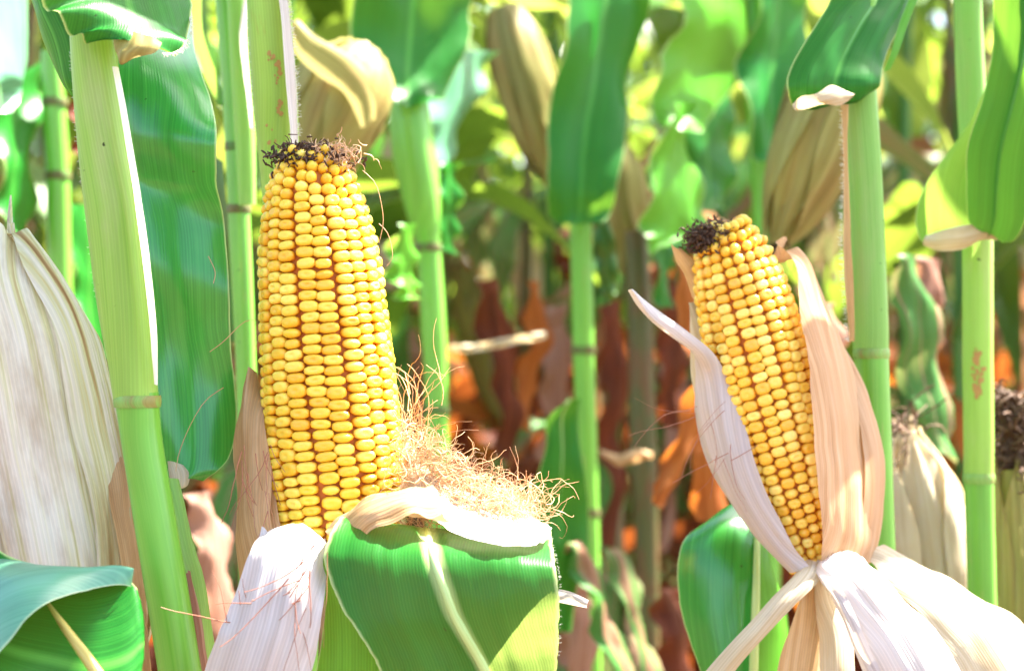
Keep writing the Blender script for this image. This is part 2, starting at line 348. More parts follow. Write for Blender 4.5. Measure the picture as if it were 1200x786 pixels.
# kernel meshes: rounded block with a dented crown, root towards -z
def kernel_geo(round_=0, seed=0):
    rs = random.Random(seed); V = []; U = []; F = []; n = 12
    rings = [(-1.0, .70), (-.4, .92), (.0, .99), (.28, 1.0), (.54, .93), (.74, .76), (.85, .48), (.86, .2)]
    if round_: rings = [(-1.0, .5), (-.5, .8), (-.1, .97), (.2, 1.0), (.52, .88), (.80, .66), (.98, .38), (1.05, .15)]
    ex = 2.0 if round_ else 2.9; dent = 0 if round_ else rs.uniform(.03, .22); sk = rs.uniform(-.08, .08)
    for z, r in rings:
        for j in range(n):
            a = 2 * math.pi * j / n; c, s = math.cos(a), math.sin(a)
            k = (abs(c) ** ex + abs(s) ** ex) ** (-1 / ex) * r
            jit = 1 + rs.uniform(-.02, .02)
            zz = z - (dent * (1 - r / .5) if r < .5 else 0) + sk * c * r
            V.append((c * k * jit, s * k * jit, zz)); U.append((j / n, (z + 1) / 2))
    zt = rings[-1][0] - dent * .9; V.append((0, 0, zt)); U.append((0, 1))
    m = len(rings)
    for i in range(m - 1):
        for j in range(n): F.append((i * n + j, i * n + (j + 1) % n, (i + 1) * n + (j + 1) % n, (i + 1) * n + j))
    for j in range(n): F.append(((m - 1) * n + j, (m - 1) * n + (j + 1) % n, m * n))
    return V, F, U
KG = [kernel_geo(0, i) for i in range(5)] + [kernel_geo(1, 10 + i) for i in range(3)]

def kernel_ear(parent, b, t, prof, nrow, nk, mat, seed, spin=0, twist=.25, bend=0, kh=.5, shrink=1.0):
    rs = random.Random(seed); b = Vector(b); t = Vector(t); ax = t - b; L = ax.length; ax.normalize()
    f = Vector((0, -1, 0)); f = (f - ax * f.dot(ax)).normalized(); s_ = f.cross(ax)
    bl = base(parent); meshes = []
    for V, F, U in KG:
        me = bpy.data.meshes.new('kernel'); me.from_pydata(V, [], F); me.polygons.foreach_set('use_smooth', [True] * len(F))
        for ln in ('UVMap', 'Norm'):
            l = me.uv_layers.new(name=ln); fl = []
            for lp in me.loops: fl += U[lp.vertex_index]
            l.data.foreach_set('uv', fl)
        me.materials.append(mat); meshes.append(me)
    def R_(u): return cr([(x,) for x in prof], min(max(u, 0), 1) * (len(prof) - 1))[0]
    def A_(u): return b + ax * (u * L) + s_ * (bend * math.sin(u * math.pi))
    items = []
    for i in range(nrow):
        u = .004 + rs.uniform(0, .03); k = 0
        ph = i * 2 * math.pi / nrow + spin + (.012 if i % 2 else -.012); wv = rs.uniform(0, 6)
        step = 1.0 / nk
        while u < 1.0:
            r = R_(u); rt = max(0, (u - .84) / .16)
            hh = step * (1 + rs.uniform(-.09, .09)) * (1.0 + .12 * rt)
            if rs.random() < .05: hh *= 1.25
            th = ph + twist * (u - .5) + .007 * math.sin(u * 9 + wv) + .03 * math.sin(u * 7 + seed) + rs.uniform(-.012, .012) * (1 + 5 * rt)
            items.append((u + hh / 2, th, r, hh, rt, k))
            u += hh; k += 1
    cam_p = cam.location; out = []
    for (u, th, r, hh, rt, k) in items:
        r = R_(u)
        n0 = (f * math.cos(th) + s_ * math.sin(th)); slope = (R_(u + .02) - R_(u - .02)) / (.04 * L)
        n = (n0 - ax * slope).normalized(); ta = ax.cross(n).normalized(); aa = n.cross(ta)
        w = 2 * math.pi * r / nrow / 2 * rs.uniform(.94, 1.01) * shrink; h = hh * L / 2 * rs.uniform(.97, 1.05)
        if rt > .2: w = max(w, .0024) * rs.uniform(.88, 1.05); h = min(h * 1.1, w * 1.05)
        d = .0030 * rs.uniform(.92, 1.08)
        if rs.random() < .03: w *= .85; h *= .85; d *= .8
        rot = rs.uniform(-.09, .09) * (1 + 2 * rt); ta2 = ta * math.cos(rot) + aa * math.sin(rot); aa2 = aa * math.cos(rot) - ta * math.sin(rot)
        ne = (n + aa * rs.uniform(-.06, .06) + ta * rs.uniform(-.05, .05)).normalized()
        p = A_(u) + n0 * (r - d * .82) + n * rs.uniform(-.0003, .0003)
        mi = rs.randrange(5) if (rt < .25 and rs.random() > .06) else 5 + rs.randrange(3)
        mtx = Matrix((( *(ta2 * w), 0), (*(aa2 * h), 0), (*(ne * d), 0), (0, 0, 0, 1))).transposed(); mtx.translation = p - bl
        vis = n.dot((cam_p - p).normalized())
        out.append((vis * (w * h) ** .5 if vis > 0 else vis, mi, mtx))
    out.sort(key=lambda x: -x[0])
    rest = MB(); nn = 0
    for q, (v, mi, mtx) in enumerate(out):
        if nn < 298 and v > 0:
            o = bpy.data.objects.new('kernel', meshes[mi]); COL.objects.link(o); o.parent = parent; o.matrix_local = mtx; nn += 1
        else:
            V, F, U = KG[mi]; bb = len(rest.V); rest.V += [mtx @ Vector(x) for x in V]; rest.u += U; rest.n += U
            rest.F += [tuple(bb + z for z in fc) for fc in F]
    rest.build('kernels', mat, parent, kind='stuff', local=True)
    c = MB(); c.tube([A_(i / 16) for i in range(17)], [max(.002, R_(i / 16) - .0033) for i in range(17)], 20, cap=True)
    c.build('cob', M['cob'], parent)
    return A_, R_, f, s_, ax

def strands(parent, starts, dirs, n, seg, step, rad, mat, curl=.5, grav=.1, seed=0, name='silk', sides=4, attract=None):
    rs = random.Random(seed); mb = MB()
    for k in range(n):
        p = starts(rs); d = dirs(rs).normalized(); pts = [p]; a = rs.uniform(0, 6.28); w = rs.uniform(.3, 1) * curl
        c1 = Vector((rs.gauss(0, 1), rs.gauss(0, 1), rs.gauss(0, 1))).normalized()
        m = rs.randint(int(seg * .5), seg)
        for q in range(m):
            d = (d + c1.cross(d) * w * .5 + Vector((rs.gauss(0, 1), rs.gauss(0, 1), rs.gauss(0, 1))) * curl * .22 - Vector((0, 0, grav))).normalized()
            if rs.random() < .12: c1 = Vector((rs.gauss(0, 1), rs.gauss(0, 1), rs.gauss(0, 1))).normalized()
            p = p + d * step; pts.append(p)
        r0 = rad * rs.uniform(.6, 1.2)
        mb.tube(pts, [r0 * (1 - .5 * q / m) for q in range(m + 1)], sides)
    return mb.build(name, mat, parent, kind='stuff')
def hairs(parent, pts, n, length, out, mat, seed=0, spread=.6, rad=.00016):
    """short hairs along the polyline pts (photo pixels + D), pointing along out"""
    rs = random.Random(seed); W_ = [P(*p) for p in pts]; mb = MB()
    for k in range(n):
        t = rs.uniform(0, len(W_) - 1.001); p = Vector(cr([tuple(w) for w in W_], t))
        d = (Vector(out) + Vector((rs.uniform(-1, 1), rs.uniform(-1, 1), rs.uniform(-1, 1))) * spread).normalized()
        mb.tube([p, p + d * length * rs.uniform(.4, 1)], [rad, rad * .4], 3)
    return mb.build('edge_hairs', mat, parent, kind='stuff')

# ================================================================== SETTING: ground
def build_ground():
    m, nt = newmat('field_soil'); g = G(nt); pos = g('TexCoord').outputs['Object']
    c = g.ramp(g.noise(pos, 6, 6, .7), [(.3, (.035, .016, .008)), (.5, (.08, .038, .018)), (.75, (.15, .08, .04))])
    bp = g('Bump', Strength=.8, Distance=.02, Height=g.noise(pos, 22, 5)).outputs[0]
    g('OutputMaterial', Surface=g('BsdfPrincipled', Base__Color=c, Roughness=.9, Normal=bp).outputs[0])
    V = []; F = []; N = 90
    def cx(i): q = i / N * 2 - 1; return (abs(q) ** 3 * 150 + abs(q) * 6) * (1 if q > 0 else -1)
    for i in range(N + 1):
        for j in range(N + 1):
            x, y = cx(i), cx(j) + 3
            V.append((x, y, .03 * fbm(Vector((x, y, 0)) * 1.5, 2) if abs(x) < 9 and abs(y - 3) < 9 else 0))
    for i in range(N):
        for j in range(N): F.append((i * (N + 1) + j, (i + 1) * (N + 1) + j, (i + 1) * (N + 1) + j + 1, i * (N + 1) + j + 1))
    link('ground', V, F, m, kind='structure')
build_ground()

# ================================================================== FOREGROUND LEFT PLANT (thick stalk, hanging leaf)
def upper_stalk(x, y, D, hw, mat, parent, h=.45):
    """carries the stalk on above the frame"""
    p = P(x, y, D); r = hw / FPX * D; mb = MB()
    mb.tube([p + Vector((-.02 * i / 12, .0, h * i / 12)) for i in range(13)], [r * (1 - .3 * i / 12) for i in range(13)], 14)
    return mb.build('upper_stalk', mat, parent)

def scar(par, name, spots, D, xc, hw):
    """thin rusty scabs lying on a stalk"""
    mb = MB()
    for x, y in spots:
        c_ = P(x, y, D); r_ = rnd(1.0, 3.2) / FPX * D; b_ = len(mb.V); lf = rnd(.0002, .0005)
        def on(X, Z): q = (X - P(xc, y, D).x) * FPX / D; return Vector((X, D - math.sqrt(max(0, (hw * 1.02) ** 2 - q * q)) / FPX * D - lf, Z))
        mb.V += [on(c_.x + r_ * rnd(.6, 1) * math.cos(j * math.pi / 4), c_.z + r_ * rnd(.8, 1.3) * math.sin(j * math.pi / 4)) for j in range(8)] + [on(c_.x, c_.z)]
        mb.u += [(0, 0)] * 9; mb.n += [(0, 0)] * 9; mb.F += [(b_ + j, b_ + (j + 1) % 8, b_ + 8) for j in range(8)]
    return mb.build(name, M['rust'], par, kind=None)
a = thing('corn_plant', 'corn plant with thick yellow-green stalk and broad hanging leaf, left of the bigger peeled ear', 'corn plant', to_ground(215, 786, .72))
stalk_tube('stalk', [(160, 462, .72, 26), (167, 520, .72, 24), (180, 600, .72, 24.5), (197, 700, .72, 25), (213, 800, .72, 25)], M['stalk'], a)
lower_stalk(213, 800, .72, 25, M['stalk'], a)
stalk_tube('sheath', [(106, -30, .72, 26), (110, 60, .72, 27), (120, 160, .72, 29.5), (132, 250, .72, 31.5), (144, 350, .72, 30.5), (154, 420, .72, 28), (160, 470, .72, 26.2)], M['sheath'], a, n=28)
sheet('sheath_edge', [((132, 78, .708), (139, 80, .71)), ((150, 180, .706), (158, 180, .712)), ((162, 260, .704), (171, 262, .712)), ((172, 340, .705), (180, 340, .712)), ((177, 400, .708), (184, 404, .712)), ((181, 450, .712), (185, 452, .713))], M['hair'], a, nu=4, nv=30, bulge=.0008, wob=.0003)
node_ring(161, 470, .72, 27, M['node'], a, 7)
upper_stalk(106, -28, .72, 26, M['sheath'], a)
# blade base wrapping the stalk top, with its curled lobe
sheet('leaf', [((28, -60, .66), (200, -90, .80)), ((50, 0, .685), (219, -20, .76)), ((64, 20, .69), (223, 25, .735)), ((84, 38, .694), (221, 46, .722)), ((96, 46, .697), (210, 60, .712)), ((104, 50, .699), (198, 64, .708))], M['leaf'], a, bulge=.006, ripple=.002, nu=20, nv=30)
sheet('leaf_collar', [((133, 40, .704), (190, 52, .703)), ((134, 56, .701), (183, 62, .70)), ((138, 66, .700), (160, 68, .699)), ((140, 70, .7), (150, 71, .7))], M['husk_olive'], a, bulge=.003, nu=10, nv=14)
hairs(a, [(222, 20, .735), (223, 36, .728), (217, 52, .716), (204, 61, .708), (190, 62, .702)], 110, .0022, (.5, -.1, -.8), M['hair'], 3, rad=.00014)
# strip of leaf left of the stalk running up out of the frame
sheet('leaf', [((20, -50, .77), (62, -50, .76)), ((36, 0, .765), (70, -4, .755)), ((52, 50, .76), (92, 40, .75)), ((72, 92, .757), (100, 92, .75)), ((92, 112, .756), (108, 110, .752))], M['leaf'], a, bulge=.004)
# the broad leaf
sheet('leaf', [((80, -330, 1.0), (82, -330, 1.0)), ((56, -180, .93), (150, -170, .93)), ((60, -60, .86), (206, -40, .86)), ((110, 10, .80), (222, 10, .83)), ((118, 70, .765), (226, 62, .80)), ((124, 120, .760), (247, 112, .772)), ((130, 170, .765), (252, 160, .752)), ((138, 205, .775), (258, 215, .762)), ((148, 260, .768), (263, 262, .768)), ((158, 320, .764), (266, 322, .76)), ((166, 380, .772), (271, 380, .764)), ((174, 440, .768), (275, 440, .768)), ((182, 500, .764), (276, 495, .764)), ((190, 540, .76), (268, 535, .76)), ((196, 558, .758), (256, 553, .758)), ((203, 567, .757), (238, 563, .757))], M['leaf_glossy'], a, bulge=.005, ripple=.0025, rf=13, nu=18, nv=70, wob=.0012)
sheet('withered_leaf_tip', [((196, 540, .755), (214, 544, .754)), ((198, 556, .753), (222, 555, .753)), ((200, 568, .752), (220, 568, .752)), ((206, 572, .752), (214, 572, .752))], M['husk'], a, bulge=.002, nu=8, nv=10)
# tapering sheath wedge beside the foot of the stalk
sheet('dry_sheath', [((197, 560, .745), (206, 566, .75)), ((204, 620, .742), (222, 622, .75)), ((214, 690, .74), (242, 700, .752)), ((222, 760, .738), (250, 750, .754)), ((226, 820, .738), (262, 820, .756))], M['sheath_green'], a, bulge=.003, nu=10, nv=20)
sheet('dry_sheath', [((216, 672, .735), (220, 668, .738)), ((222, 730, .733), (238, 736, .74)), ((228, 820, .733), (246, 820, .742))], M['dry_pink'], a, bulge=.002, nu=8, nv=14)
hairs(a, [(83, 60, .72), (90, 160, .72), (100, 250, .72), (113, 350, .72)], 60, .0012, (-1, -.2, 0), M['hair'], 4, rad=.0001)

# closed cream ear at the left edge
h = thing('husked_ear', 'large closed corn ear in cream husk with brown streaks at the left edge', 'corn ear', P(60, 760, .775))
closed_ear(h, P(72, 800, .785), P(0, 262, .775), .0385, M['husk_streaked'], silk=False, nleaf=6, seed=4, prof=[.75, .95, 1, .99, .95, .86, .70, .46, .22, .04], twist0=.3)
sheet('husk_leaf', [((-30, 262, .76), (6, 268, .76)), ((-60, 330, .745), (40, 322, .75)), ((-40, 420, .742), (70, 400, .744)), ((-20, 540, .74), (96, 520, .741)), ((10, 660, .738), (118, 660, .74)), ((30, 800, .738), (135, 800, .74))], M['husk_streaked'], h, bulge=.006, nu=18, nv=44, wob=.001, ripple=.001)
sheet('husk_leaf', [((6, 266, .758), (16, 272, .765)), ((24, 300, .748), (62, 324, .76)), ((52, 360, .744), (108, 388, .762)), ((74, 440, .74), (132, 450, .764)), ((94, 540, .738), (150, 540, .764)), ((112, 640, .737), (160, 640, .764)), ((124, 800, .737), (176, 800, .764))], M['husk_streaked'], h, bulge=.006, nu=16, nv=44, wob=.0009, ripple=.001)
sheet('husk_leaf', [((132, 520, .752), (134, 520, .755)), ((128, 570, .742), (152, 545, .757)), ((140, 650, .738), (162, 640, .757)), ((148, 740, .738), (172, 740, .757)), ((150, 820, .738), (182, 820, .757))], M['husk_tan'], h, bulge=.002, nu=8, nv=20)

# folded leaf in the bottom left corner
c = thing('leaf_blade', 'folded green leaf with browning midrib in the bottom left corner', 'leaf', P(60, 860, .66))
sheet('leaf', [((-40, 606, .70), (-60, 900, .62)), ((0, 645, .69), (20, 900, .63)), ((50, 664, .684), (70, 900, .638)), ((100, 678, .68), (110, 900, .642)), ((140, 679, .678), (140, 880, .65)), ((156, 684, .677), (158, 840, .66)), ((163, 700, .677), (156, 800, .665))], M['leaf'], c, bulge=.003, nu=22, nv=36, wob=.0008)
sheet('leaf_upper_fold', [((-60, 600, .705), (-60, 800, .655)), ((-20, 634, .70), (-30, 792, .65)), ((0, 646, .696), (8, 755, .645)), ((30, 658, .69), (32, 724, .648)), ((62, 668, .686), (62, 704, .655)), ((100, 678, .682), (100, 692, .665)), ((135, 679, .679), (136, 684, .672)), ((154, 683, .677), (154, 686, .674))], M['leaf_blue'], c, bulge=.006, nu=16, nv=40, wob=.0006)
t = MB(); t.tube([P(56, 706, .667), P(76, 735, .660), P(98, 765, .650), P(125, 805, .645), P(140, 850, .645)], [.0006, .0014, .0019, .0022, .0024], 10); t.build('midrib', M['midrib_brown'], c)

# ================================================================== PLANT BEHIND THE BIGGER EAR
d = thing('corn_plant', 'corn plant with rust-stained sheath standing right behind the bigger peeled ear', 'corn plant', to_ground(345, 786, .825))
stalk_tube('sheath', [(314, -40, .82, 25), (317, 40, .82, 26.5), (322, 110, .82, 26.5), (327, 180, .82, 24), (332, 260, .82, 22), (336, 340, .82, 21)], M['sheath_rust'], d, n=28)
upper_stalk(314, -38, .82, 25, M['sheath_rust'], d)
scar(d, 'rust_scar', [(318 + k * .9 + random.gauss(0, 2.5), 66 + k * 1.4) for k in range(18)] + [(327 + random.gauss(0, 2), 92 + k * 3) for k in range(4)] + [(330 + random.gauss(0, 1.5), 122 + k * 2) for k in range(8)] + [(316, 150), (322, 155), (326, 168), (319, 170)], .82, 321, 26.6)
stalk_tube('stalk', [(336, 330, .82, 21), (342, 460, .82, 21), (348, 620, .82, 22), (352, 800, .82, 22)], M['stalk'], d)
lower_stalk(352, 800, .82, 22, M['stalk'], d)
sheet('sheath_edge', [((325, -20, .806), (336, -20, .812)), ((330, 40, .803), (342, 40, .812)), ((336, 100, .803), (347, 100, .812)), ((340, 150, .804), (349, 150, .812)), ((342, 200, .806), (350, 200, .812))], M['husk_white'], d, nu=5, nv=26, bulge=.001, wob=.0004)
hairs(d, [(337, 0, .81), (342, 40, .81), (347, 100, .81), (349, 160, .81)], 120, .0022, (1, -.3, .1), M['hair'], 5)
hairs(d, [(289, 0, .815), (294, 70, .815), (300, 160, .815)], 60, .0014, (-1, -.3, 0), M['hair'], 6, rad=.0001)

d2 = thing('corn_plant', 'slender green double stalk between the hanging leaf and the bigger peeled ear', 'corn plant', to_ground(300, 786, .98))
stalk_tube('stalk', [(262, -40, .98, 13), (270, 60, .98, 13), (277, 172, .98, 13), (282, 290, .98, 13), (288, 420, .98, 12), (292, 600, .98, 13), (296, 800, .98, 14)], M['stalk'], d2)
stalk_tube('sheath', [(276, -40, .965, 12), (281, 60, .965, 12), (287, 160, .965, 12), (290, 240, .965, 10)], M['sheath_green'], d2)
lower_stalk(296, 800, .98, 14, M['stalk'], d2); upper_stalk(262, -38, .98, 13, M['stalk'], d2)
node_ring(277, 172, .98, 13.5, M['node_brown'], d2, 5); node_ring(280, 245, .98, 14, M['node_brown'], d2, 5)
sheet('sheath_edge', [((288, -30, .952), (294, -30, .956)), ((282, 40, .952), (289, 40, .956)), ((288, 110, .952), (293, 110, .956)), ((293, 150, .953), (297, 150, .956))], M['husk_white'], d2, nu=4, nv=18)
sheet('leaf', [((212, -30, 1.02), (236, -40, 1.0)), ((226, 40, 1.0), (240, 36, .99)), ((240, 90, .99), (256, 92, .98)), ((256, 122, .98), (270, 126, .975))], M['leaf_pale'], d2, nu=8, nv=18)
for k_, pp in enumerate([[((240, 175, 1.0), (262, 190, .99)), ((252, 260, 1.0), (268, 262, .99)), ((262, 330, 1.0), (284, 330, 1.0)), ((266, 400, 1.0), (300, 400, 1.0))]]):
    sheet('leaf', pp, M['stalk_dark'], d2, nu=6, nv=16)

# ================================================================== THE BIGGER PEELED EAR
e1 = thing('peeled_corn_ear', 'bigger peeled ear of yellow corn standing upright, left of centre', 'corn ear', P(392, 640, .752))
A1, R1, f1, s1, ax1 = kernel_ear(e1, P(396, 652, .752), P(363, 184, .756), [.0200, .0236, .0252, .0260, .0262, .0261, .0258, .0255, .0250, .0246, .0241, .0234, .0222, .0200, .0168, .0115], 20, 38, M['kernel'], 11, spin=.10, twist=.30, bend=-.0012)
tip = P(363, 182, .756)
strands(e1, lambda r: tip + Vector((r.gauss(-.001, .0055), r.gauss(-.004, .004), r.gauss(-.0015, .0026))), lambda r: Vector((r.gauss(0, 1), r.gauss(-.4, .7), r.gauss(.3, .6))), 620, 4, .0012, .0004, M['silk_dark'], curl=1.7, grav=.12, seed=2, name='withered_silk_tip')
strands(e1, lambda r: tip + Vector((.009 + r.gauss(0, .0045), r.gauss(-.004, .004), r.gauss(-.001, .0022))), lambda r: Vector((r.gauss(0, 1), r.gauss(-.4, .7), r.gauss(.3, .6))), 240, 6, .0014, .00026, M['silk'], curl=1.6, grav=.1, seed=3, name='silk_stubs')
mb = MB()
for k in range(320):
    p = tip + Vector((random.gauss(-.001, .0065), random.gauss(-.005, .004), random.gauss(-.002, .0018))); q = Vector((rnd(-1, 1), rnd(-1, 1), rnd(-1, 1))).normalized()
    mb.tube([p, p + q * .0012, p + q * .0024], [.0003, rnd(.0003, .0009), .0003], 5)
mb.build('withered_tip_crumbs', M['silk_dark'], e1, kind='stuff')
# loose silks drifting down the right flank and left
mb = MB()
for pts in ([(425, 200), (440, 215), (447, 240), (449, 262), (444, 285)], [(444, 262), (455, 275), (460, 300), (453, 312)], [(300, 375), (285, 378), (262, 400), (246, 412)], [(244, 300), (252, 318), (250, 332)], [(262, 454), (240, 470), (222, 500), (210, 530), (206, 552)]):
    mb.tube([Vector(cr([tuple(P(x, y, .735)) for x, y in pts], t / 10 * (len(pts) - 1))) for t in range(11)], .00013, 4)
mb.build('loose_silk', M['silk'], e1, kind='stuff')
# brown papery husk on the left
sheet('husk_leaf', [((292, 436, .76), (302, 438, .758)), ((284, 458, .755), (306, 460, .752)), ((277, 500, .750), (312, 500, .742)), ((276, 550, .748), (316, 550, .737)), ((278, 610, .746), (320, 610, .733)), ((280, 660, .744), (335, 660, .733)), ((280, 720, .744), (330, 720, .735))], M['husk_tan'], e1, bulge=.004, nu=14, nv=34, wob=.0012, ripple=.001)
sheet('husk_leaf', [((312, 500, .764), (320, 500, .764)), ((300, 560, .750), (322, 560, .742)), ((302, 620, .742), (330, 620, .735))], M['husk_tan'], e1, bulge=.002, nu=8, nv=18)
# white bract hanging to the lower left
sheet('husk_leaf', [((296, 648, .728), (392, 640, .735)), ((306, 622, .718), (380, 634, .722)), ((303, 626, .712), (384, 640, .714)), ((292, 650, .706), (383, 660, .706)), ((276, 690, .700), (380, 700, .698)), ((262, 730, .697), (374, 745, .695)), ((246, 765, .695), (366, 780, .693)), ((226, 820, .695), (350, 830, .692))], M['husk_white'], e1, bulge=.005, nu=22, nv=40, wob=.0016, ripple=.0015)
# wrinkled brown lip of the leaf base under the kernels
sheet('husk_leaf', [((384, 622, .724), (392, 634, .716)), ((404, 598, .722), (420, 632, .708)), ((430, 580, .720), (446, 618, .704)), ((460, 574, .722), (476, 606, .704)), ((486, 574, .724), (500, 604, .706)), ((505, 570, .728), (516, 606, .710))], M['husk_tan'], e1, bulge=.003, nu=12, nv=30, wob=.0022, ripple=.001)
# reddish silk lying over the white bract
def on_bract(r):
    t = r.random() ** 1.2; return P(370 - 70 * t + r.gauss(0, 9), 650 + 150 * t + r.gauss(0, 16), .692)
strands(e1, on_bract, lambda r: Vector((-.5 + r.gauss(0, .35), r.gauss(0, .06), -1 + r.gauss(0, .4))), 34, 13, .0026, .00020, M['silk_red'], curl=.30, grav=.05, seed=8, name='loose_silk')
strands(e1, lambda r: P(rnd(255, 300), rnd(690, 770), .694), lambda r: Vector((r.gauss(-.2, .8), .05, r.gauss(0, .5))), 9, 10, .0028, .0002, M['silk_red'], curl=.3, grav=0, seed=9, name='loose_silk')
strands(e1, lambda r: P(rnd(282, 318), rnd(520, 600), .731), lambda r: Vector((r.gauss(0, .3), -.02, -1)), 16, 12, .0025, .00020, M['silk_red'], curl=.35, grav=.08, seed=10, name='loose_silk')
# opened husk to the right, sunlit, with the dried silk heaped on it
sheet('husk_leaf', [((455, 545, .79), (470, 605, .726)), ((490, 552, .80), (505, 606, .716)), ((525, 566, .80), (535, 624, .704)), ((560, 580, .795), (566, 636, .698)), ((596, 596, .79), (600, 640, .698)), ((626, 608, .785), (628, 638, .702)), ((646, 622, .77), (642, 632, .71))], M['husk_white'], e1, bulge=.002, nu=16, nv=36, wob=.001)
sheet('husk_leaf', [((468, 520, .775), (486, 530, .77)), ((462, 560, .755), (510, 560, .75)), ((466, 590, .738), (524, 580, .742)), ((484, 600, .722), (530, 606, .72)), ((500, 606, .715), (520, 610, .714))], M['husk'], e1, bulge=.003, nu=14, nv=22, wob=.0015)
def pile(r):
    t = min(1, max(0, r.betavariate(1.15, 1.3))); x = 466 + 158 * t; top = 480 + 118 * t
    y = top + (606 - top) * r.random() ** .75 if t < .9 else 600
    return P(x, min(y, 606 + 10 * t), .752 + r.gauss(0, .010))
strands(e1, pile, lambda r: Vector((r.gauss(-.1, .8), r.gauss(0, .5), r.gauss(.1, .7))), 900, 10, .0017, .00017, M['silk_pale'], curl=1.25, grav=.06, seed=21, name='silk_heap')
strands(e1, pile, lambda r: Vector((r.gauss(-.1, .8), r.gauss(0, .5), r.gauss(.25, .7))), 480, 12, .0018, .00015, M['silk'], curl=1.2, grav=.0, seed=24, name='silk_heap')
strands(e1, lambda r: P(468 + abs(r.gauss(0, 16)), 535 + r.gauss(0, 35), .757), lambda r: Vector((.25 + r.gauss(0, .4), r.gauss(0, .3), 1)), 90, 14, .0026, .00017, M['silk'], curl=.75, grav=-.02, seed=22, name='silk_heap')
strands(e1, lambda r: P(608 + r.gauss(0, 14), 596 + r.gauss(0, 8), .765), lambda r: Vector((r.gauss(.1, .5), r.gauss(0, .3), r.gauss(.6, .6))), 90, 12, .0023, .00016, M['silk'], curl=1.1, grav=.02, seed=23, name='silk_heap')

# the big leaf bent over in front of the ear
l = thing('leaf_blade', 'big green leaf with pale midrib bent over below the bigger peeled ear', 'leaf', P(540, 850, .66))
sheet('leaf', [((404, 606, .722), (644, 624, .742), .000), ((396, 614, .713), (646, 634, .722), .001), ((386, 630, .705), (649, 646, .706), .002), ((379, 654, .699), (652, 664, .696), .004), ((388, 684, .696), (655, 700, .694), .006), ((404, 716, .694), (654, 736, .700), .008), ((426, 750, .692), (653, 770, .706), .008), ((444, 784, .691), (652, 800, .710), .008), ((462, 830, .691), (650, 840, .716), .008)],
      M['leaf_front'], l, bulge=0, nu=48, nv=60, ripple=.0016, rf=5, wob=.0018, keel=.0, mid=M['midrib'], midr=.0014, mids=(-.22, .24), mtap=-.5, fold=.0015)
sheet('leaf', [((385, 640, .708), (420, 640, .708)), ((377, 662, .706), (430, 662, .70)), ((380, 710, .704), (440, 700, .70)), ((375, 760, .703), (450, 760, .70)), ((362, 830, .702), (460, 830, .70))], M['leaf_pale'], l, bulge=.002, nu=12, nv=20)
sheet('leaf_tip', [((655, 690, .75), (650, 704, .75)), ((672, 694, .748), (668, 708, .748)), ((690, 703, .746), (688, 712, .746))], M['husk_white'], l, nu=6, nv=10, bulge=.001)
hairs(l, [(644, 628, .716), (653, 664, .694), (656, 700, .688), (654, 770, .682)], 40, .0014, (1, -.2, .1), M['hair'], 7, rad=.0001)

# ================================================================== THE SMALLER PEELED EAR, RIGHT
e2 = thing('peeled_corn_ear', 'smaller peeled corn ear tilted left inside opened pale husks, on the right', 'corn ear', P(952, 664, .84))
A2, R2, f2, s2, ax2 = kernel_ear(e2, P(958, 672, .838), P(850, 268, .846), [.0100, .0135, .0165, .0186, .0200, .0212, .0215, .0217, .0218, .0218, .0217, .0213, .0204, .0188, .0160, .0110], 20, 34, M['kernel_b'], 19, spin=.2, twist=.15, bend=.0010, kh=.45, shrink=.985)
tip2 = P(842, 272, .844)
strands(e2, lambda r: tip2 + Vector((r.gauss(-.002, .005), r.gauss(-.003, .004), r.gauss(.000, .0022))), lambda r: Vector((r.gauss(-.3, 1), r.gauss(-.3, .6), r.gauss(.2, .6))), 420, 4, .0011, .0004, M['silk_dark'], curl=1.6, grav=.1, seed=31, name='withered_silk_tip')
mb = MB()
for k in range(320):
    p = P(random.gauss(830, 12), random.gauss(281, 7), .838 + random.gauss(0, .003)); q = Vector((rnd(-1, 1), rnd(-1, 1), rnd(-1, 1))).normalized()
    mb.tube([p, p + q * .0014, p + q * .0028], [.0003, rnd(.0003, .0009), .0003], 5)
mb.build('withered_tip_crumbs', M['silk_dark'], e2, kind='stuff')
HW, HT, HK = M['husk_white'], M['husk_tan'], M['husk']
# husk on the right flank of the ear
sheet('husk_leaf', [((908, 284, .842), (914, 290, .846)), ((929, 306, .838), (944, 322, .852)), ((938, 360, .828), (974, 380, .854)), ((948, 430, .820), (1000, 436, .856)), ((953, 500, .814), (1017, 500, .856)), ((958, 560, .812), (1026, 566, .852)), ((962, 620, .814), (1026, 630, .846)), ((962, 662, .818), (1008, 656, .838))], M['husk_peach'], e2, bulge=.005, nu=28, nv=56, wob=.0012)
sheet('husk_leaf', [((962, 384, .852), (968, 386, .854)), ((986, 430, .848), (1002, 440, .858)), ((1004, 480, .84), (1020, 486, .860)), ((1012, 540, .834), (1032, 540, .860)), ((1010, 600, .830), (1032, 600, .858)), ((1004, 660, .830), (1020, 655, .85))], M['husk_peach'], e2, bulge=.004, nu=14, nv=36, wob=.0010)
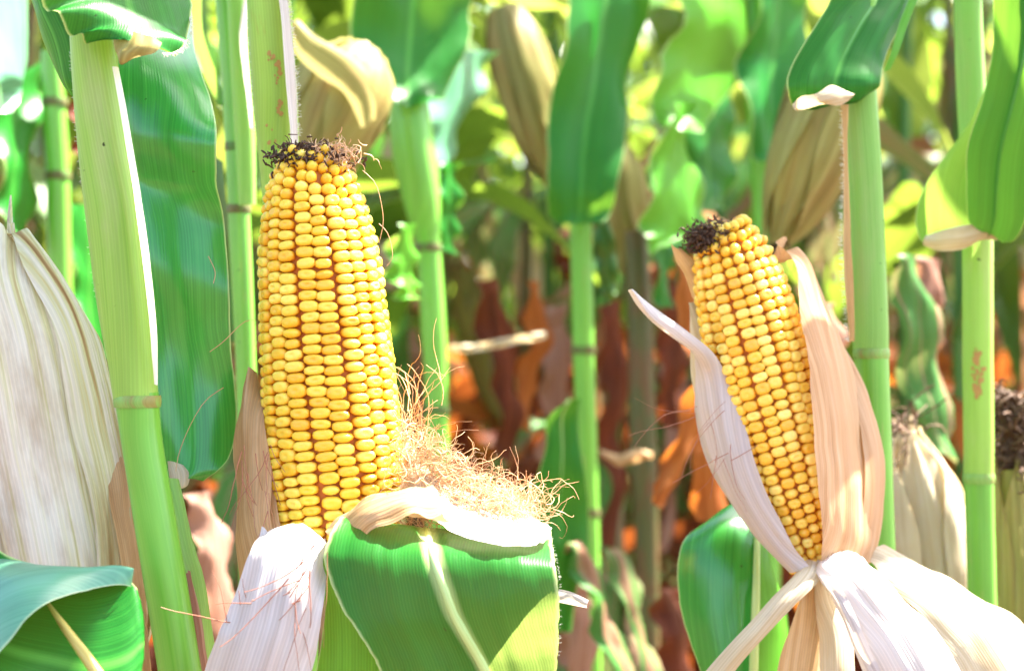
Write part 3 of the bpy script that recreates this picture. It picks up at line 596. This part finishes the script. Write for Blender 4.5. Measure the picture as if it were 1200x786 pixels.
# left husk with its curled-out tip
sheet('husk_leaf', [((736, 340, .812), (742, 339, .812)), ((748, 360, .812), (766, 360, .812)), ((775, 386, .818), (800, 384, .818)), ((806, 404, .826), (832, 410, .824)), ((815, 430, .836), (850, 440, .830)), ((814, 480, .840), (869, 490, .826)), ((824, 530, .840), (884, 540, .822)), ((846, 575, .838), (902, 590, .819)), ((880, 622, .834), (924, 630, .817)), ((926, 667, .826), (946, 664, .815))], HW, e2, bulge=.004, nu=16, nv=54, wob=.0010)
sheet('husk_leaf', [((810, 356, .858), (816, 354, .856)), ((808, 400, .856), (838, 400, .850)), ((812, 460, .854), (860, 460, .846)), ((840, 540, .85), (890, 540, .84)), ((900, 640, .845), (930, 640, .836))], HK, e2, bulge=.003, nu=12, nv=30, wob=.0012)
sheet('husk_leaf', [((786, 284, .842), (798, 290, .842)), ((792, 306, .845), (808, 300, .845)), ((802, 322, .85), (820, 316, .85)), ((812, 350, .86), (830, 345, .86))], HT, e2, bulge=.002, nu=8, nv=16, wob=.001)
# folded-down bracts
sheet('husk_leaf', [((936, 664, .826), (968, 664, .82)), ((930, 674, .816), (958, 682, .812)), ((908, 696, .806), (932, 708, .804)), ((878, 730, .80), (898, 744, .80)), ((846, 764, .795), (866, 780, .795)), ((810, 806, .79), (834, 824, .79))], HK, e2, bulge=.003, nu=10, nv=36, wob=.0006)
sheet('husk_leaf', [((946, 672, .84), (962, 668, .836)), ((938, 700, .83), (962, 700, .826)), ((926, 735, .822), (962, 735, .82)), ((914, 770, .816), (960, 775, .815)), ((902, 830, .812), (956, 830, .812))], HT, e2, bulge=.004, nu=10, nv=26, wob=.001)
sheet('husk_leaf', [((952, 676, .836), (968, 672, .834)), ((952, 710, .824), (980, 706, .822)), ((960, 745, .817), (998, 745, .816)), ((958, 790, .812), (1002, 790, .812)), ((958, 830, .812), (1006, 830, .812))], HK, e2, bulge=.004, nu=10, nv=26, wob=.001)
sheet('husk_leaf', [((952, 664, .826), (1008, 650, .83)), ((958, 672, .812), (1016, 656, .82)), ((972, 690, .802), (1036, 676, .812)), ((990, 718, .796), (1062, 704, .805)), ((1010, 752, .790), (1094, 735, .800)), ((1030, 790, .786), (1122, 776, .796)), ((1050, 830, .784), (1140, 820, .794))], HW, e2, bulge=.006, nu=22, nv=40, wob=.0014, ripple=.001)
sheet('husk_leaf', [((958, 672, .816), (978, 676, .80)), ((974, 702, .802), (994, 706, .795)), ((994, 744, .794), (1012, 742, .788)), ((1016, 800, .787), (1034, 790, .784))], HW, e2, bulge=.002, nu=8, nv=24)
sheet('husk_leaf', [((1010, 656, .84), (1040, 652, .85)), ((1036, 680, .828), (1086, 668, .85)), ((1070, 712, .82), (1130, 690, .845)), ((1100, 748, .815), (1170, 712, .84)), ((1124, 790, .812), (1204, 736, .836)), ((1140, 830, .81), (1240, 770, .83))], HK, e2, bulge=.006, nu=18, nv=34, wob=.0014, ripple=.001)
strands(e2, lambda r: P(rnd(830, 860), rnd(470, 540), .822), lambda r: Vector((r.gauss(-.3, .6), 0, r.gauss(-.4, .6))), 10, 12, .003, .00015, M['silk_red'], curl=.25, grav=.02, seed=33, name='loose_silk')
strands(e2, lambda r: P(rnd(800, 830), rnd(470, 500), .835), lambda r: Vector((-1, 0, r.gauss(-.2, .3))), 4, 10, .003, .00014, M['silk_red'], curl=.25, grav=.02, seed=34, name='loose_silk')

# leaf left of the small ear's foot
l2 = thing('leaf_blade', 'dark green folded leaf under the smaller peeled ear, left of its white bracts', 'leaf', P(870, 850, .88))
sheet('leaf', [((858, 590, .90), (888, 596, .90)), ((826, 612, .885), (888, 606, .89)), ((802, 632, .875), (888, 622, .88)), ((794, 664, .87), (888, 664, .87)), ((797, 710, .868), (886, 710, .866)), ((808, 750, .866), (886, 750, .864)), ((822, 790, .865), (884, 790, .862)), ((830, 830, .865), (884, 830, .862))], M['leaf_glossy'], l2, bulge=.005, nu=16, nv=34, wob=.0008)
sheet('leaf', [((884, 600, .90), (890, 600, .90)), ((884, 650, .872), (904, 664, .884)), ((882, 700, .866), (920, 706, .884)), ((882, 750, .862), (926, 740, .884)), ((878, 830, .86), (930, 830, .884))], M['leaf_pale'], l2, bulge=.003, nu=12, nv=24)
t = MB(); t.tube([P(885, 596, .893), P(887, 640, .872), P(886, 700, .862), P(884, 760, .858), P(882, 830, .856)], [.0008, .0014, .0018, .002, .0022], 10); t.build('midrib', M['midrib'], l2)

# ================================================================== PLANTS AT THE RIGHT
p1 = thing('corn_plant', 'corn plant with straight green stalk just right of the smaller peeled ear', 'corn plant', to_ground(1040, 786, .88))
stalk_tube('sheath', [(1004, 60, .88, 19), (1008, 120, .88, 20.5), (1012, 200, .88, 21.5), (1016, 300, .88, 22), (1020, 380, .88, 21.5), (1021, 415, .88, 20.5)], M['sheath_green'], p1, n=26)
stalk_tube('stalk', [(1021, 412, .88, 20.5), (1025, 500, .88, 19.5), (1029, 600, .88, 19), (1032, 700, .88, 19), (1034, 800, .88, 19)], M['stalk'], p1)
node_ring(1021, 414, .88, 21, M['node'], p1, 6)
lower_stalk(1034, 800, .88, 19, M['stalk'], p1)
stalk_tube('upper_stalk', [(1040, -400, .86, 16), (1016, -100, .88, 17), (1008, 80, .89, 18)], M['stalk'], p1)
sheet('sheath_edge', [((986, 120, .872), (994, 122, .866)), ((989, 180, .870), (994, 180, .864)), ((988, 250, .869), (996, 250, .864)), ((989, 330, .869), (999, 330, .864)), ((996, 400, .869), (1000, 400, .866))], M['husk_tan'], p1, nu=5, nv=30, wob=.0005)
hairs(p1, [(987, 130, .87), (989, 200, .869), (987, 270, .868), (990, 340, .868), (995, 400, .868)], 190, .0026, (-1, -.3, 0), M['hair'], 12)
sheet('leaf', [((1150, -360, .98), (1152, -360, .98)), ((1070, -210, .90), (1140, -210, .96)), ((1000, -70, .86), (1110, -60, .93)), ((972, 0, .868), (1075, 0, .90)), ((950, 36, .862), (1058, 30, .886)), ((932, 68, .856), (1040, 66, .876)), ((921, 96, .854), (1032, 92, .868)), ((922, 112, .856), (1030, 104, .866)), ((931, 126, .86), (1018, 112, .866)), ((940, 118, .864), (1000, 112, .868))], M['leaf'], p1, bulge=.005, nu=26, nv=34, ripple=.0015, mid=M['midrib_green'], midr=.002)
sheet('leaf_collar', [((929, 122, .852), (935, 130, .852)), ((940, 112, .848), (950, 126, .850)), ((956, 110, .846), (964, 122, .848)), ((974, 100, .848), (980, 124, .852)), ((986, 104, .854), (990, 120, .857)), ((996, 110, .860), (997, 114, .860))], M['husk'], p1, nu=8, nv=16, bulge=.0015)
sheet('leaf', [((1035, 84, .872), (1042, 82, .876)), ((1044, 56, .876), (1056, 50, .88)), ((1054, 26, .882), (1068, 18, .886)), ((1068, -8, .89), (1082, -14, .894))], M['leaf_pale'], p1, nu=6, nv=14)

p2 = thing('corn_plant', 'corn plant with brown-stained yellow-green stalk and curled leaf near the right edge', 'corn plant', to_ground(1155, 786, .95))
stalk_tube('sheath', [(1146, 255, .95, 18), (1146, 320, .95, 18), (1146, 420, .95, 18), (1147, 500, .95, 17.8), (1147, 560, .95, 17.5)], M['sheath'], p2, n=24)
stalk_tube('stalk', [(1147, 558, .95, 17.5), (1149, 620, .95, 17), (1151, 700, .95, 17), (1153, 800, .95, 17)], M['stalk'], p2)
node_ring(1147, 560, .95, 18, M['node'], p2, 6); lower_stalk(1153, 800, .95, 17, M['stalk'], p2)
stalk_tube('upper_stalk', [(1130, -400, .96, 15), (1134, -40, .96, 16), (1137, 80, .96, 17), (1142, 180, .96, 17), (1146, 260, .955, 17)], M['sheath_green'], p2)
scar(p2, 'rust_scar', [(1141 + random.gauss(0, 3.4), 410 + k * 1.2 + random.gauss(0, 2)) for k in range(46)], .95, 1146, 17.9)
sheet('leaf', [((1262, -360, .86), (1264, -360, .86)), ((1200, -220, .87), (1268, -220, .87)), ((1168, -60, .88), (1260, -60, .88)), ((1164, 0, .885), (1250, 0, .88)), ((1163, 60, .89), (1240, 60, .88)), ((1150, 120, .895), (1225, 120, .885)), ((1134, 170, .90), (1212, 180, .89)), ((1132, 210, .905), (1205, 230, .90)), ((1133, 245, .912), (1200, 262, .91)), ((1136, 262, .92), (1186, 284, .92)), ((1140, 268, .93), (1170, 276, .93))], M['leaf'], p2, bulge=.003, nu=20, nv=34, mid=M['midrib_green'], midr=.0018)
sheet('leaf_underside', [((1160, 100, .912), (1172, 90, .906)), ((1140, 142, .925), (1156, 138, .915)), ((1112, 178, .932), (1138, 178, .922)), ((1086, 214, .936), (1136, 210, .928)), ((1074, 246, .938), (1138, 244, .93)), ((1074, 268, .938), (1138, 266, .932)), ((1082, 284, .936), (1136, 280, .932)), ((1104, 292, .934), (1132, 286, .932))], M['leaf_pale'], p2, bulge=.003, nu=18, nv=30)
sheet('leaf_collar', [((1082, 287, .930), (1086, 276, .930)), ((1100, 294, .928), (1104, 270, .926)), ((1126, 292, .922), (1128, 264, .918)), ((1150, 282, .925), (1152, 262, .922)), ((1172, 282, .928), (1176, 262, .925)), ((1180, 276, .93), (1180, 270, .93))], M['husk'], p2, nu=10, nv=24, bulge=.002)

j1 = thing('husked_ear', 'closed tan corn ear with dark silk between the two right-hand stalks', 'corn ear', P(1085, 720, 1.04))
closed_ear(j1, P(1094, 730, 1.04), P(1062, 500, 1.04), .0235, M['husk'], nleaf=5, seed=12, prof=[.45, .85, 1, 1, .98, .92, .78, .5, .2])
j2 = thing('husked_ear', 'blackened ear tip over a dull husk at the right edge', 'corn ear', P(1190, 720, 1.0))
closed_ear(j2, P(1196, 760, 1.0), P(1186, 545, 1.0), .0125, M['husk_olive'], nleaf=4, seed=14, silk=False, prof=[.7, .95, 1, 1, .95, .9, .85, .75, .6])
strands(j2, lambda r: P(1188 + r.gauss(0, 8), 505 + r.uniform(-40, 50), 1.0), lambda r: Vector((r.gauss(0, 1), r.gauss(0, .6), r.gauss(0, .8))), 220, 8, .003, .0009, M['silk_dark'], curl=1.3, grav=.05, seed=41, name='blackened_silk')

# ================================================================== MIDDLE DISTANCE, placed one by one
def mid_plant(label, st, mat, leaves=(), nodes=(), sheathm=None, sub=()):
    x, y, D, hw = st[-1]; o = thing('corn_plant', label, 'corn plant', to_ground(x, y, D))
    stalk_tube('stalk', st, mat, o, n=16, sub=8); lower_stalk(x, y, D, hw, mat, o)
    x0, y0, D0, hw0 = st[0]
    if y0 < 40: upper_stalk(x0, y0, D0, hw0, mat, o, .5)
    for n_ in nodes: node_ring(*n_, M['node_brown'], o, 5)
    for nm, s_, mt, md, bl in leaves:
        sheet(nm, s_, M[mt], o, nu=10, nv=26, bulge=bl, ripple=.005, wob=.004, ragged=.05, mid=M[md] if md else None, midr=.0018, fold=.007 if md else .003)
    return o
def S2(D, *rows): return [((a, y, D), (b, y2, D + dd)) for a, y, b, y2, dd in rows]
mid_plant('middle-distance corn plant with wide flared leaf collar, right behind the bigger ear',
    [(478, 110, 1.3, 22), (484, 170, 1.3, 26), (494, 230, 1.3, 23), (502, 290, 1.3, 15), (508, 380, 1.3, 15), (512, 480, 1.3, 14), (516, 800, 1.3, 15)], M['stalk'],
    [('leaf', S2(1.27, (500, -300, 502, -300, 0), (450, -180, 545, -180, .03), (420, -60, 560, -60, .05), (414, 0, 556, 0, .05), (414, 60, 545, 50, .05), (424, 95, 530, 100, .03), (446, 122, 512, 124, .01)), 'leaf', 'midrib_green', .004),
     ('leaf', S2(1.33, (500, 60, 580, 60, .1), (496, 130, 566, 100, .08), (498, 180, 530, 180, .05), (505, 205, 512, 210, .02)), 'leaf_blue', None, .006),
     ('leaf', S2(1.34, (510, 190, 540, 190, .02), (505, 240, 538, 250, .02), (510, 290, 530, 300, .02)), 'leaf', None, .006),
     ('leaf', S2(1.26, (464, 262, 480, 262, .02), (454, 300, 486, 300, .02), (456, 330, 488, 335, .02), (468, 352, 486, 352, .02)), 'leaf_pale', None, .006)],
    [(502, 290, 1.3, 15.5), (512, 480, 1.3, 15)])
mid_plant('middle-distance corn plant with one dark green leaf hanging above its straight stalk, mid picture',
    [(680, 240, 1.4, 13), (682, 320, 1.4, 13), (684, 410, 1.4, 12.5), (687, 500, 1.4, 12.5), (690, 600, 1.4, 12), (694, 800, 1.4, 12)], M['stalk'],
    [('leaf', S2(1.36, (740, -330, 742, -330, 0), (700, -190, 770, -190, .04), (672, -60, 760, -60, .06), (664, 0, 756, 0, .06), (658, 60, 750, 50, .05), (652, 110, 738, 110, .04), (642, 170, 730, 170, .02), (640, 225, 722, 225, 0), (643, 250, 716, 250, 0), (652, 262, 704, 262, 0)), 'leaf', 'midrib_green', .004),
     ('leaf', S2(1.42, (700, 250, 712, 250, 0), (696, 290, 724, 300, 0), (704, 340, 722, 345, 0)), 'stalk_dark', None, .006)],
    [(684, 410, 1.4, 13.5), (690, 600, 1.4, 13)])
mid_plant('brownish corn stalk with dark joints left of the smaller ear',
    [(745, 270, 1.55, 13), (750, 380, 1.55, 15), (754, 530, 1.55, 16), (758, 620, 1.55, 14), (760, 800, 1.55, 14)], M['stalk_tan'],
    [('leaf', S2(1.5, (770, 160, 790, 170, .03), (764, 260, 790, 260, .03), (768, 360, 784, 360, .02)), 'leaf', None, .004)],
    [(754, 530, 1.55, 17)])
g1 = thing('leaf_blade', 'upright green leaf with bent pale tip between the two ears', 'leaf', P(655, 720, 1.28))
sheet('leaf', S2(1.25, (658, 474, 680, 464, 0), (640, 492, 678, 486, .01), (640, 520, 680, 520, .01), (632, 550, 686, 555, .01), (622, 580, 690, 600, .02), (628, 640, 690, 650, .02), (636, 690, 676, 690, .02), (644, 740, 670, 740, .02)), M['leaf'], g1, nu=14, nv=34, bulge=.003, mid=M['midrib'], midr=.0014, wob=.001, fold=.004, ragged=.01)
# left background group
mid_plant('green corn stalk in the upper left background behind the thick stalk',
    [(60, 60, 1.25, 12), (64, 140, 1.25, 14), (68, 210, 1.25, 14), (70, 300, 1.25, 14), (76, 500, 1.25, 14), (80, 800, 1.25, 14)], M['stalk'],
    [('leaf', S2(1.2, (-20, 120, 60, 60, .1), (-10, 160, 50, 110, .08), (0, 220, 44, 170, .05), (2, 262, 36, 250, .05), (6, 285, 24, 285, .04)), 'leaf', 'midrib_green', .004),
     ('leaf', S2(1.3, (84, 80, 98, 76, .05), (80, 120, 108, 110, .05), (90, 180, 116, 200, .05)), 'dry', None, .004),
     ('leaf', S2(1.3, (70, 240, 120, 240, .05), (76, 300, 126, 290, .05), (84, 360, 130, 350, .05), (100, 410, 124, 420, .05)), 'leaf', None, .004)],
    [(64, 120, 1.25, 15), (68, 206, 1.25, 15)])
x0 = thing('leaf_blade', 'bluish green leaf curling in the top left corner', 'leaf', P(0, 100, 1.12))
sheet('leaf', S2(1.1, (-30, -40, 30, -30, .05), (-20, 40, 34, 60, .05), (0, 100, 24, 110, .04), (4, 130, 14, 132, .02)), M['leaf_blue'], x0, nu=12, nv=20, bulge=.006)
# olive husks
o1 = thing('husked_ear', 'dull olive closed ear hanging above the bigger peeled ear', 'corn ear', P(425, 90, 1.18))
closed_ear(o1, P(424, 60, 1.2), P(346, 222, 1.17), .029, M['husk_olive'], nleaf=5, seed=22, silk=False)
sheet('shank_leaf', S2(1.15, (338, 30, 350, 24, 0), (346, 62, 372, 44, 0), (372, 88, 412, 66, 0), (404, 110, 436, 96, 0), (424, 150, 440, 140, 0)), M['husk_olive'], o1, nu=10, nv=20, bulge=.004)
o2 = thing('husked_ear', 'olive closed ear with brown edge hanging left of the mid picture leaf', 'corn ear', P(600, 60, 1.5))
closed_ear(o2, P(590, 10, 1.5), P(655, 225, 1.48), .021, M['husk_olive'], nleaf=5, seed=24, silk=False)
o3 = thing('husked_ear', 'olive brown closed ear hanging behind the stalk next to the smaller ear', 'corn ear', P(985, 100, 1.2))
closed_ear(o3, P(1004, 50, 1.2), P(908, 292, 1.18), .025, M['husk_olive'], nleaf=5, seed=26)
o4 = thing('husked_ear', 'pale brown closed ear hanging right of the mid picture hanging leaf', 'corn ear', P(720, 180, 1.6))
closed_ear(o4, P(722, 170, 1.6), P(742, 330, 1.58), .018, M['husk_olive'], nleaf=5, seed=27)
# bright leaves upper right
mid_plant('bright leaved corn plant above the smaller ear',
    [(880, -40, 1.5, 13), (886, 100, 1.5, 13), (893, 200, 1.5, 14), (896, 300, 1.5, 14), (902, 800, 1.5, 14)], M['stalk'],
    [('leaf', S2(1.45, (940, -260, 942, -260, 0), (905, -140, 962, -150, .03), (890, -40, 960, -50, .05), (884, 20, 946, 0, .05), (868, 70, 950, 60, .05), (872, 120, 940, 120, .03), (880, 170, 935, 165, .03), (892, 190, 920, 188, .02)), 'leaf', 'midrib_green', .004),
     ('leaf', S2(1.4, (800, -220, 802, -220, 0), (770, -120, 850, -120, .05), (770, -30, 880, -30, .1), (800, 30, 886, 20, .1), (775, 70, 870, 80, .1), (765, 110, 840, 130, .05), (775, 150, 820, 160, 0)), 'leaf_pale', None, .005),
     ('leaf', S2(1.5, (808, 70, 862, 60, .05), (790, 120, 858, 120, .05), (788, 170, 860, 170, .05), (800, 220, 856, 220, .05), (812, 250, 848, 250, .02)), 'leaf', None, .004),
     ('leaf', S2(1.38, (790, 120, 812, 120, .05), (770, 190, 810, 190, .05), (755, 250, 830, 240, .05), (756, 282, 820, 270, .05), (768, 290, 800, 285, .02)), 'leaf_pale', None, .004)])
# orange and brown dead leaves
def dead(label, rows, D, mt, bulge=.006):
    x, y = rows[-1][0], rows[-1][1]; o = thing('dry_leaf', label, 'dead leaf', P(x, y, D))
    sheet('blade', S2(D, *rows), M[mt], o, nu=10, nv=24, bulge=bulge, ripple=.005, wob=.006, ragged=.16, crease=.002); return o
dead('orange dead leaf hanging in the dark gap left of the smaller ear', [(822, 430, 834, 425, 0), (800, 470, 830, 480, .02), (784, 520, 806, 530, .02), (768, 560, 784, 580, 0), (764, 588, 776, 596, 0)], 1.25, 'dry_orange')
dead('broad orange brown dead leaf behind the left husk of the smaller ear', [(790, 300, 830, 300, .03), (796, 380, 838, 380, .03), (812, 460, 850, 470, .02), (808, 540, 850, 540, .02), (816, 610, 852, 610, .02)], 1.3, 'dry_orange')
dead('half green withered leaf hanging low between the ears', [(664, 636, 676, 644, .02), (672, 662, 700, 654, .02), (690, 700, 706, 706, .03), (696, 740, 730, 736, .02), (716, 790, 742, 800, .03), (722, 850, 760, 850, .02)], 1.25, 'half_dry')
dead('half green withered leaf beside the low dark joint between the ears', [(700, 640, 716, 652, .02), (716, 664, 736, 658, .03), (722, 700, 746, 706, .02), (742, 745, 756, 750, .03), (744, 790, 778, 786, .02), (760, 850, 790, 850, .02)], 1.3, 'half_dry')
dead('dark crumpled dead leaf hanging beneath the lowest joint between the ears', [(680, 660, 690, 660, .02), (664, 700, 690, 706, .03), (662, 750, 700, 740, .02), (650, 850, 700, 850, .02)], 1.34, 'dry_pink')
dead('pinkish dead leaf striped green behind the straight right-hand stalk', [(1046, 300, 1064, 306, .02), (1050, 340, 1088, 350, .02), (1056, 420, 1100, 420, .02), (1068, 480, 1108, 500, .02), (1086, 530, 1112, 545, .02)], 1.2, 'half_dry')
dead('pink dead leaf folded between the two right-hand stalks', [(1070, 300, 1096, 306, .02), (1062, 330, 1104, 350, .02), (1068, 380, 1096, 400, .02), (1074, 440, 1090, 450, .02)], 1.26, 'dry_pink')
dead('rounded pink dead leaf between the smaller ear and its stalk', [(944, 360, 970, 356, .02), (940, 390, 990, 390, .02), (960, 430, 996, 440, .02), (970, 480, 996, 480, .02)], 1.2, 'dry_pink')
dead('pale dead leaf lying across the stalks between the ears', [(526, 404, 528, 412, 0), (560, 402, 560, 412, 0), (600, 394, 600, 404, 0), (640, 388, 640, 396, 0)], 1.5, 'husk', .001)
dead('reddish dead leaf drooping low beside the folded dark leaf', [(760, 690, 790, 690, .03), (766, 730, 806, 740, .03), (772, 790, 820, 800, .03), (776, 850, 826, 850, .03)], 1.4, 'dry')

# unseen blades added above the frame, placed to shade what stands below
def added_blade(par, x, y, D, dz, az, ln, w, el=.3, droop=.8, seed=1):
    p0 = P(x, y, D) + Vector((0, 0, dz)); mb = MB(); ribbon(mb, p0, az, el, ln, w, droop, wave=.006, n=20, m=6, seed=seed); mb.build('leaf', M['leaf'], par)
added_blade(d, 314, -38, .82, .12, .45, .48, .075, .35, .9, 2)
added_blade(d, 314, -38, .82, .30, .45 + math.pi, .50, .075, .8, 1.9, 3)
added_blade(p2, 1134, -40, .96, .16, .35, .5, .06, .5, 1.1, 4)
added_blade(p2, 1134, -40, .96, .30, 3.6, .50, .08, .9, 1.8, 5)
added_blade(p1, 1010, -40, .88, .30, -.7, .5, .075, .8, 1.6, 6)
added_blade(a, 106, -30, .72, .30, 2.6, .5, .075, .9, 1.8, 7)

for lb, rows_, D_, mt_ in [
    ('rust brown dead leaf hanging beside the wide collared stalk', [(560, 330, 580, 326, .03), (566, 400, 600, 396, .03), (580, 470, 606, 480, .02), (590, 540, 600, 545, .02)], 1.6, 'dry'),
    ('narrow orange dead leaf behind the upright leaf between the ears', [(616, 330, 628, 330, .02), (620, 390, 640, 396, .02), (604, 440, 630, 450, .02), (600, 500, 616, 505, .02)], 1.62, 'dry_orange'),
    ('pinkish brown dead leaf bent double left of the straight green stalk', [(640, 360, 660, 352, .02), (630, 420, 668, 410, .03), (640, 480, 660, 500, .02), (634, 540, 650, 545, .02)], 1.7, 'dry_pink'),
    ('dark red dead leaf between the straight stalk and the brownish stalk', [(700, 360, 716, 350, .02), (706, 430, 736, 430, .03), (700, 500, 726, 510, .02), (712, 570, 730, 575, .02), (704, 640, 716, 640, .01)], 1.65, 'dry'),
    ('pale curled scrap of dead leaf on the brownish stalk', [(700, 524, 706, 534, 0), (724, 532, 726, 546, 0), (746, 526, 748, 540, 0), (764, 530, 764, 536, 0)], 1.5, 'husk_tan'),
    ('tan dead leaf draped low beside the big bent leaf', [(664, 560, 676, 556, .02), (656, 620, 684, 616, .03), (662, 690, 690, 700, .02), (656, 780, 680, 780, .02)], 1.5, 'dry_pink'),
    ('brown dead leaf low behind the left hanging leaf', [(214, 580, 240, 576, .02), (226, 630, 262, 626, .03), (232, 690, 270, 700, .02), (240, 780, 280, 780, .02)], 1.15, 'dry_pink'),
    ('dark dead leaf hanging from above behind the smaller ear tip', [(756, 300, 770, 296, .02), (776, 360, 806, 352, .03), (772, 420, 800, 430, .02), (780, 500, 792, 505, .02)], 1.7, 'dry')]:
    dead(lb, rows_, D_, mt_)

# ================================================================== THE FIELD: rows of plants, each a thing of its own
def field_proto(seed, wither):
    rs = random.Random(seed); V0 = Vector((0, 0, 0))
    o = thing('corn_plant', '', 'corn plant', V0)
    mb = MB(); H = 2.5; N = 60; pts = []; rad = []; lx = rs.uniform(-.04, .04)
    for i in range(N + 1):
        z = H * i / N; k = (z % .165) / .165; e = max(0, 1 - min(k, 1 - k) * 9)
        pts.append(Vector((lx * (i / N) ** 2, .02 * math.sin(i * .1 + seed), z))); rad.append((.0115 - .007 * (i / N)) * (1 + .14 * e))
    mb.tube(pts, rad, 10); mb.build('stalk', M['stalk_dark'] if wither < 2 else M['stalk_tan'], o, local=True)
    pl = rs.uniform(0, 6.28)
    for k in range(13):
        z = .165 * (k + 1) + .02; az = pl + (k % 2) * math.pi + rs.uniform(-.35, .35); i = int(z / H * N); p0 = pts[min(i, N)].copy(); p0.z = z
        dry = z < (1.12 + .15 * wither) + rs.uniform(-.1, .12)
        mb = MB()
        if dry:
            ribbon(mb, p0, az, rs.uniform(.2, .9), rs.uniform(.3, .55), rs.uniform(.022, .045), rs.uniform(2.4, 3.2), twist=rs.uniform(-4, 4), wave=.012, seed=rs.uniform(0, 9), fold=.6, n=22)
            for _ in range(4): ribbon(mb, p0, az + rs.uniform(-1.2, 1.2), rs.uniform(-.6, .4), rs.uniform(.15, .35), rs.uniform(.012, .03), rs.uniform(2, 3), twist=rs.uniform(-4, 4), wave=.01, seed=rs.uniform(0, 9), fold=.6)
            mt = M[rs.choice(['dry', 'dry', 'dry', 'dry', 'dry_orange', 'dry_pink', 'half_dry'])]
        else:
            up = z > 1.75
            ribbon(mb, p0, az, rs.uniform(.9, 1.25), rs.uniform(.5, .75) * (.6 if up else 1), rs.uniform(.05, .07) if up else rs.uniform(.06, .085), rs.uniform(1.3, 2.7) * (.8 if up else 1), twist=rs.uniform(-.9, .9), wave=.008, seed=rs.uniform(0, 9))
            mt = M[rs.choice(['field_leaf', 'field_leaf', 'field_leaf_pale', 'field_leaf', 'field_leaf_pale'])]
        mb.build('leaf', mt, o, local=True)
    mb = MB()
    for q in range(7):
        a2 = q * .9; b0 = Vector((lx, 0, H)); d_ = Vector((math.cos(a2) * .5, math.sin(a2) * .5, 1)).normalized() if q else Vector((0, 0, 1))
        mb.tube([b0 + d_ * (.045 * j) + Vector((0, 0, -.004 * j * j * .3)) for j in range(6)], [.0014] * 6, 5)
    mb.build('tassel', M['husk_olive'], o, local=True)
    return o
def dup(o, loc, rz, sc):
    c = o.copy(); COL.objects.link(c); c.location = loc; c.rotation_euler = (0, 0, rz); c.scale = (sc, sc, sc)
    for ch in o.children:
        d_ = ch.copy(); COL.objects.link(d_); d_.parent = c
    return c
protos = [(field_proto(100 + i, w), w) for i, w in enumerate((0, 0, 1, 1, 2, 1, 2))]
LAB = {0: 'blurred green corn plant with brown lowest leaves in the rows behind the two ears', 1: 'blurred half green, half withered corn plant in the rows behind the two ears', 2: 'blurred mostly withered brown corn plant in the rows behind the two ears'}
GRP = {0: 'mostly green corn plants in the rows behind', 1: 'half withered corn plants in the rows behind', 2: 'withered corn plants in the rows behind'}
rs = random.Random(5); used = set(); count = 0; earspots = []
rows = [(1.78, .19), (2.05, .17), (2.45, .16), (2.8, .19), (3.1, .20), (3.8, .22), (4.5, .24), (5.2, .26), (5.9, .28)]
for y, sp in rows:
    half = y * .32 + .35; x = -half
    while x < half:
        px = x + rs.uniform(-.04, .04); py = y + rs.uniform(-.13, .13)
        k = rs.randrange(len(protos)); o, w = protos[k]; rz = rs.uniform(0, 6.28); sc = rs.uniform(.82, .95) if y < 2.6 else rs.uniform(.92, 1.1)
        if k in used: o = dup(o, (px, py, 0), rz, sc)
        else: o.location = (px, py, 0); o.rotation_euler = (0, 0, rz); o.scale = (sc,) * 3; used.add(k)
        band = 'in the nearest rows' if y < 2.3 else 'in the middle rows' if y < 3.5 else 'in the farthest rows'
        o['label'] = LAB[w].replace('in the rows', band); o['group'] = GRP[w].replace('in the rows', band); count += 1
        if rs.random() < .75 and y < 4.6: earspots.append((px, py, rs.uniform(.8, 1.2), rs.uniform(0, 6.28)))
        x += sp * rs.uniform(.8, 1.25)
def ear_proto(seed, mt):
    o = thing('husked_ear', 'blurred closed ear leaning from a stalk in the rows behind', 'corn ear', (0, 0, 0), 'closed ears in the rows behind')
    closed_ear(o, Vector((0, 0, 0)), Vector((.07, 0, .2)), .026, M[mt], nleaf=4, seed=seed, loc_only=True); return o
ep = [ear_proto(51, 'husk_olive'), ear_proto(52, 'husk'), ear_proto(53, 'husk_tan')]
for i, (x, y, z, a_) in enumerate(earspots):
    k = i % 3
    if i < 3: ep[k].location = (x + .02 * math.cos(a_), y + .02 * math.sin(a_), z); ep[k].rotation_euler = (0, 0, a_)
    else: dup(ep[k], (x + .02 * math.cos(a_), y + .02 * math.sin(a_), z), a_, 1)
# far rows: one mass nobody could count
mb = MB(); md = MB(); rs = random.Random(77); V = []; F = []; mats = []
for y in [6.6 + .75 * i for i in range(9)]:
    x = -y * .4 - 1
    while x < y * .4 + 1:
        h = rs.uniform(2.6, 3.1); mb.tube([Vector((x, y, 0)), Vector((x + rs.uniform(-.05, .05), y, h))], [.012, .005], 5)
        for k in range(14):
            z = .2 + k * .2; ribbon(mb if z > 1.45 else md, Vector((x, y, z)), rs.uniform(0, 6.28), rs.uniform(.7, 1.2), rs.uniform(.45, .7), .075, rs.uniform(1.6, 2.8), twist=rs.uniform(-1, 1), n=7, m=2, seed=rs.uniform(0, 9))
        x += rs.uniform(.16, .26)
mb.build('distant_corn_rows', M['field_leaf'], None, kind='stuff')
md.build('distant_dry_leaves', M['dry'], None, kind='stuff')
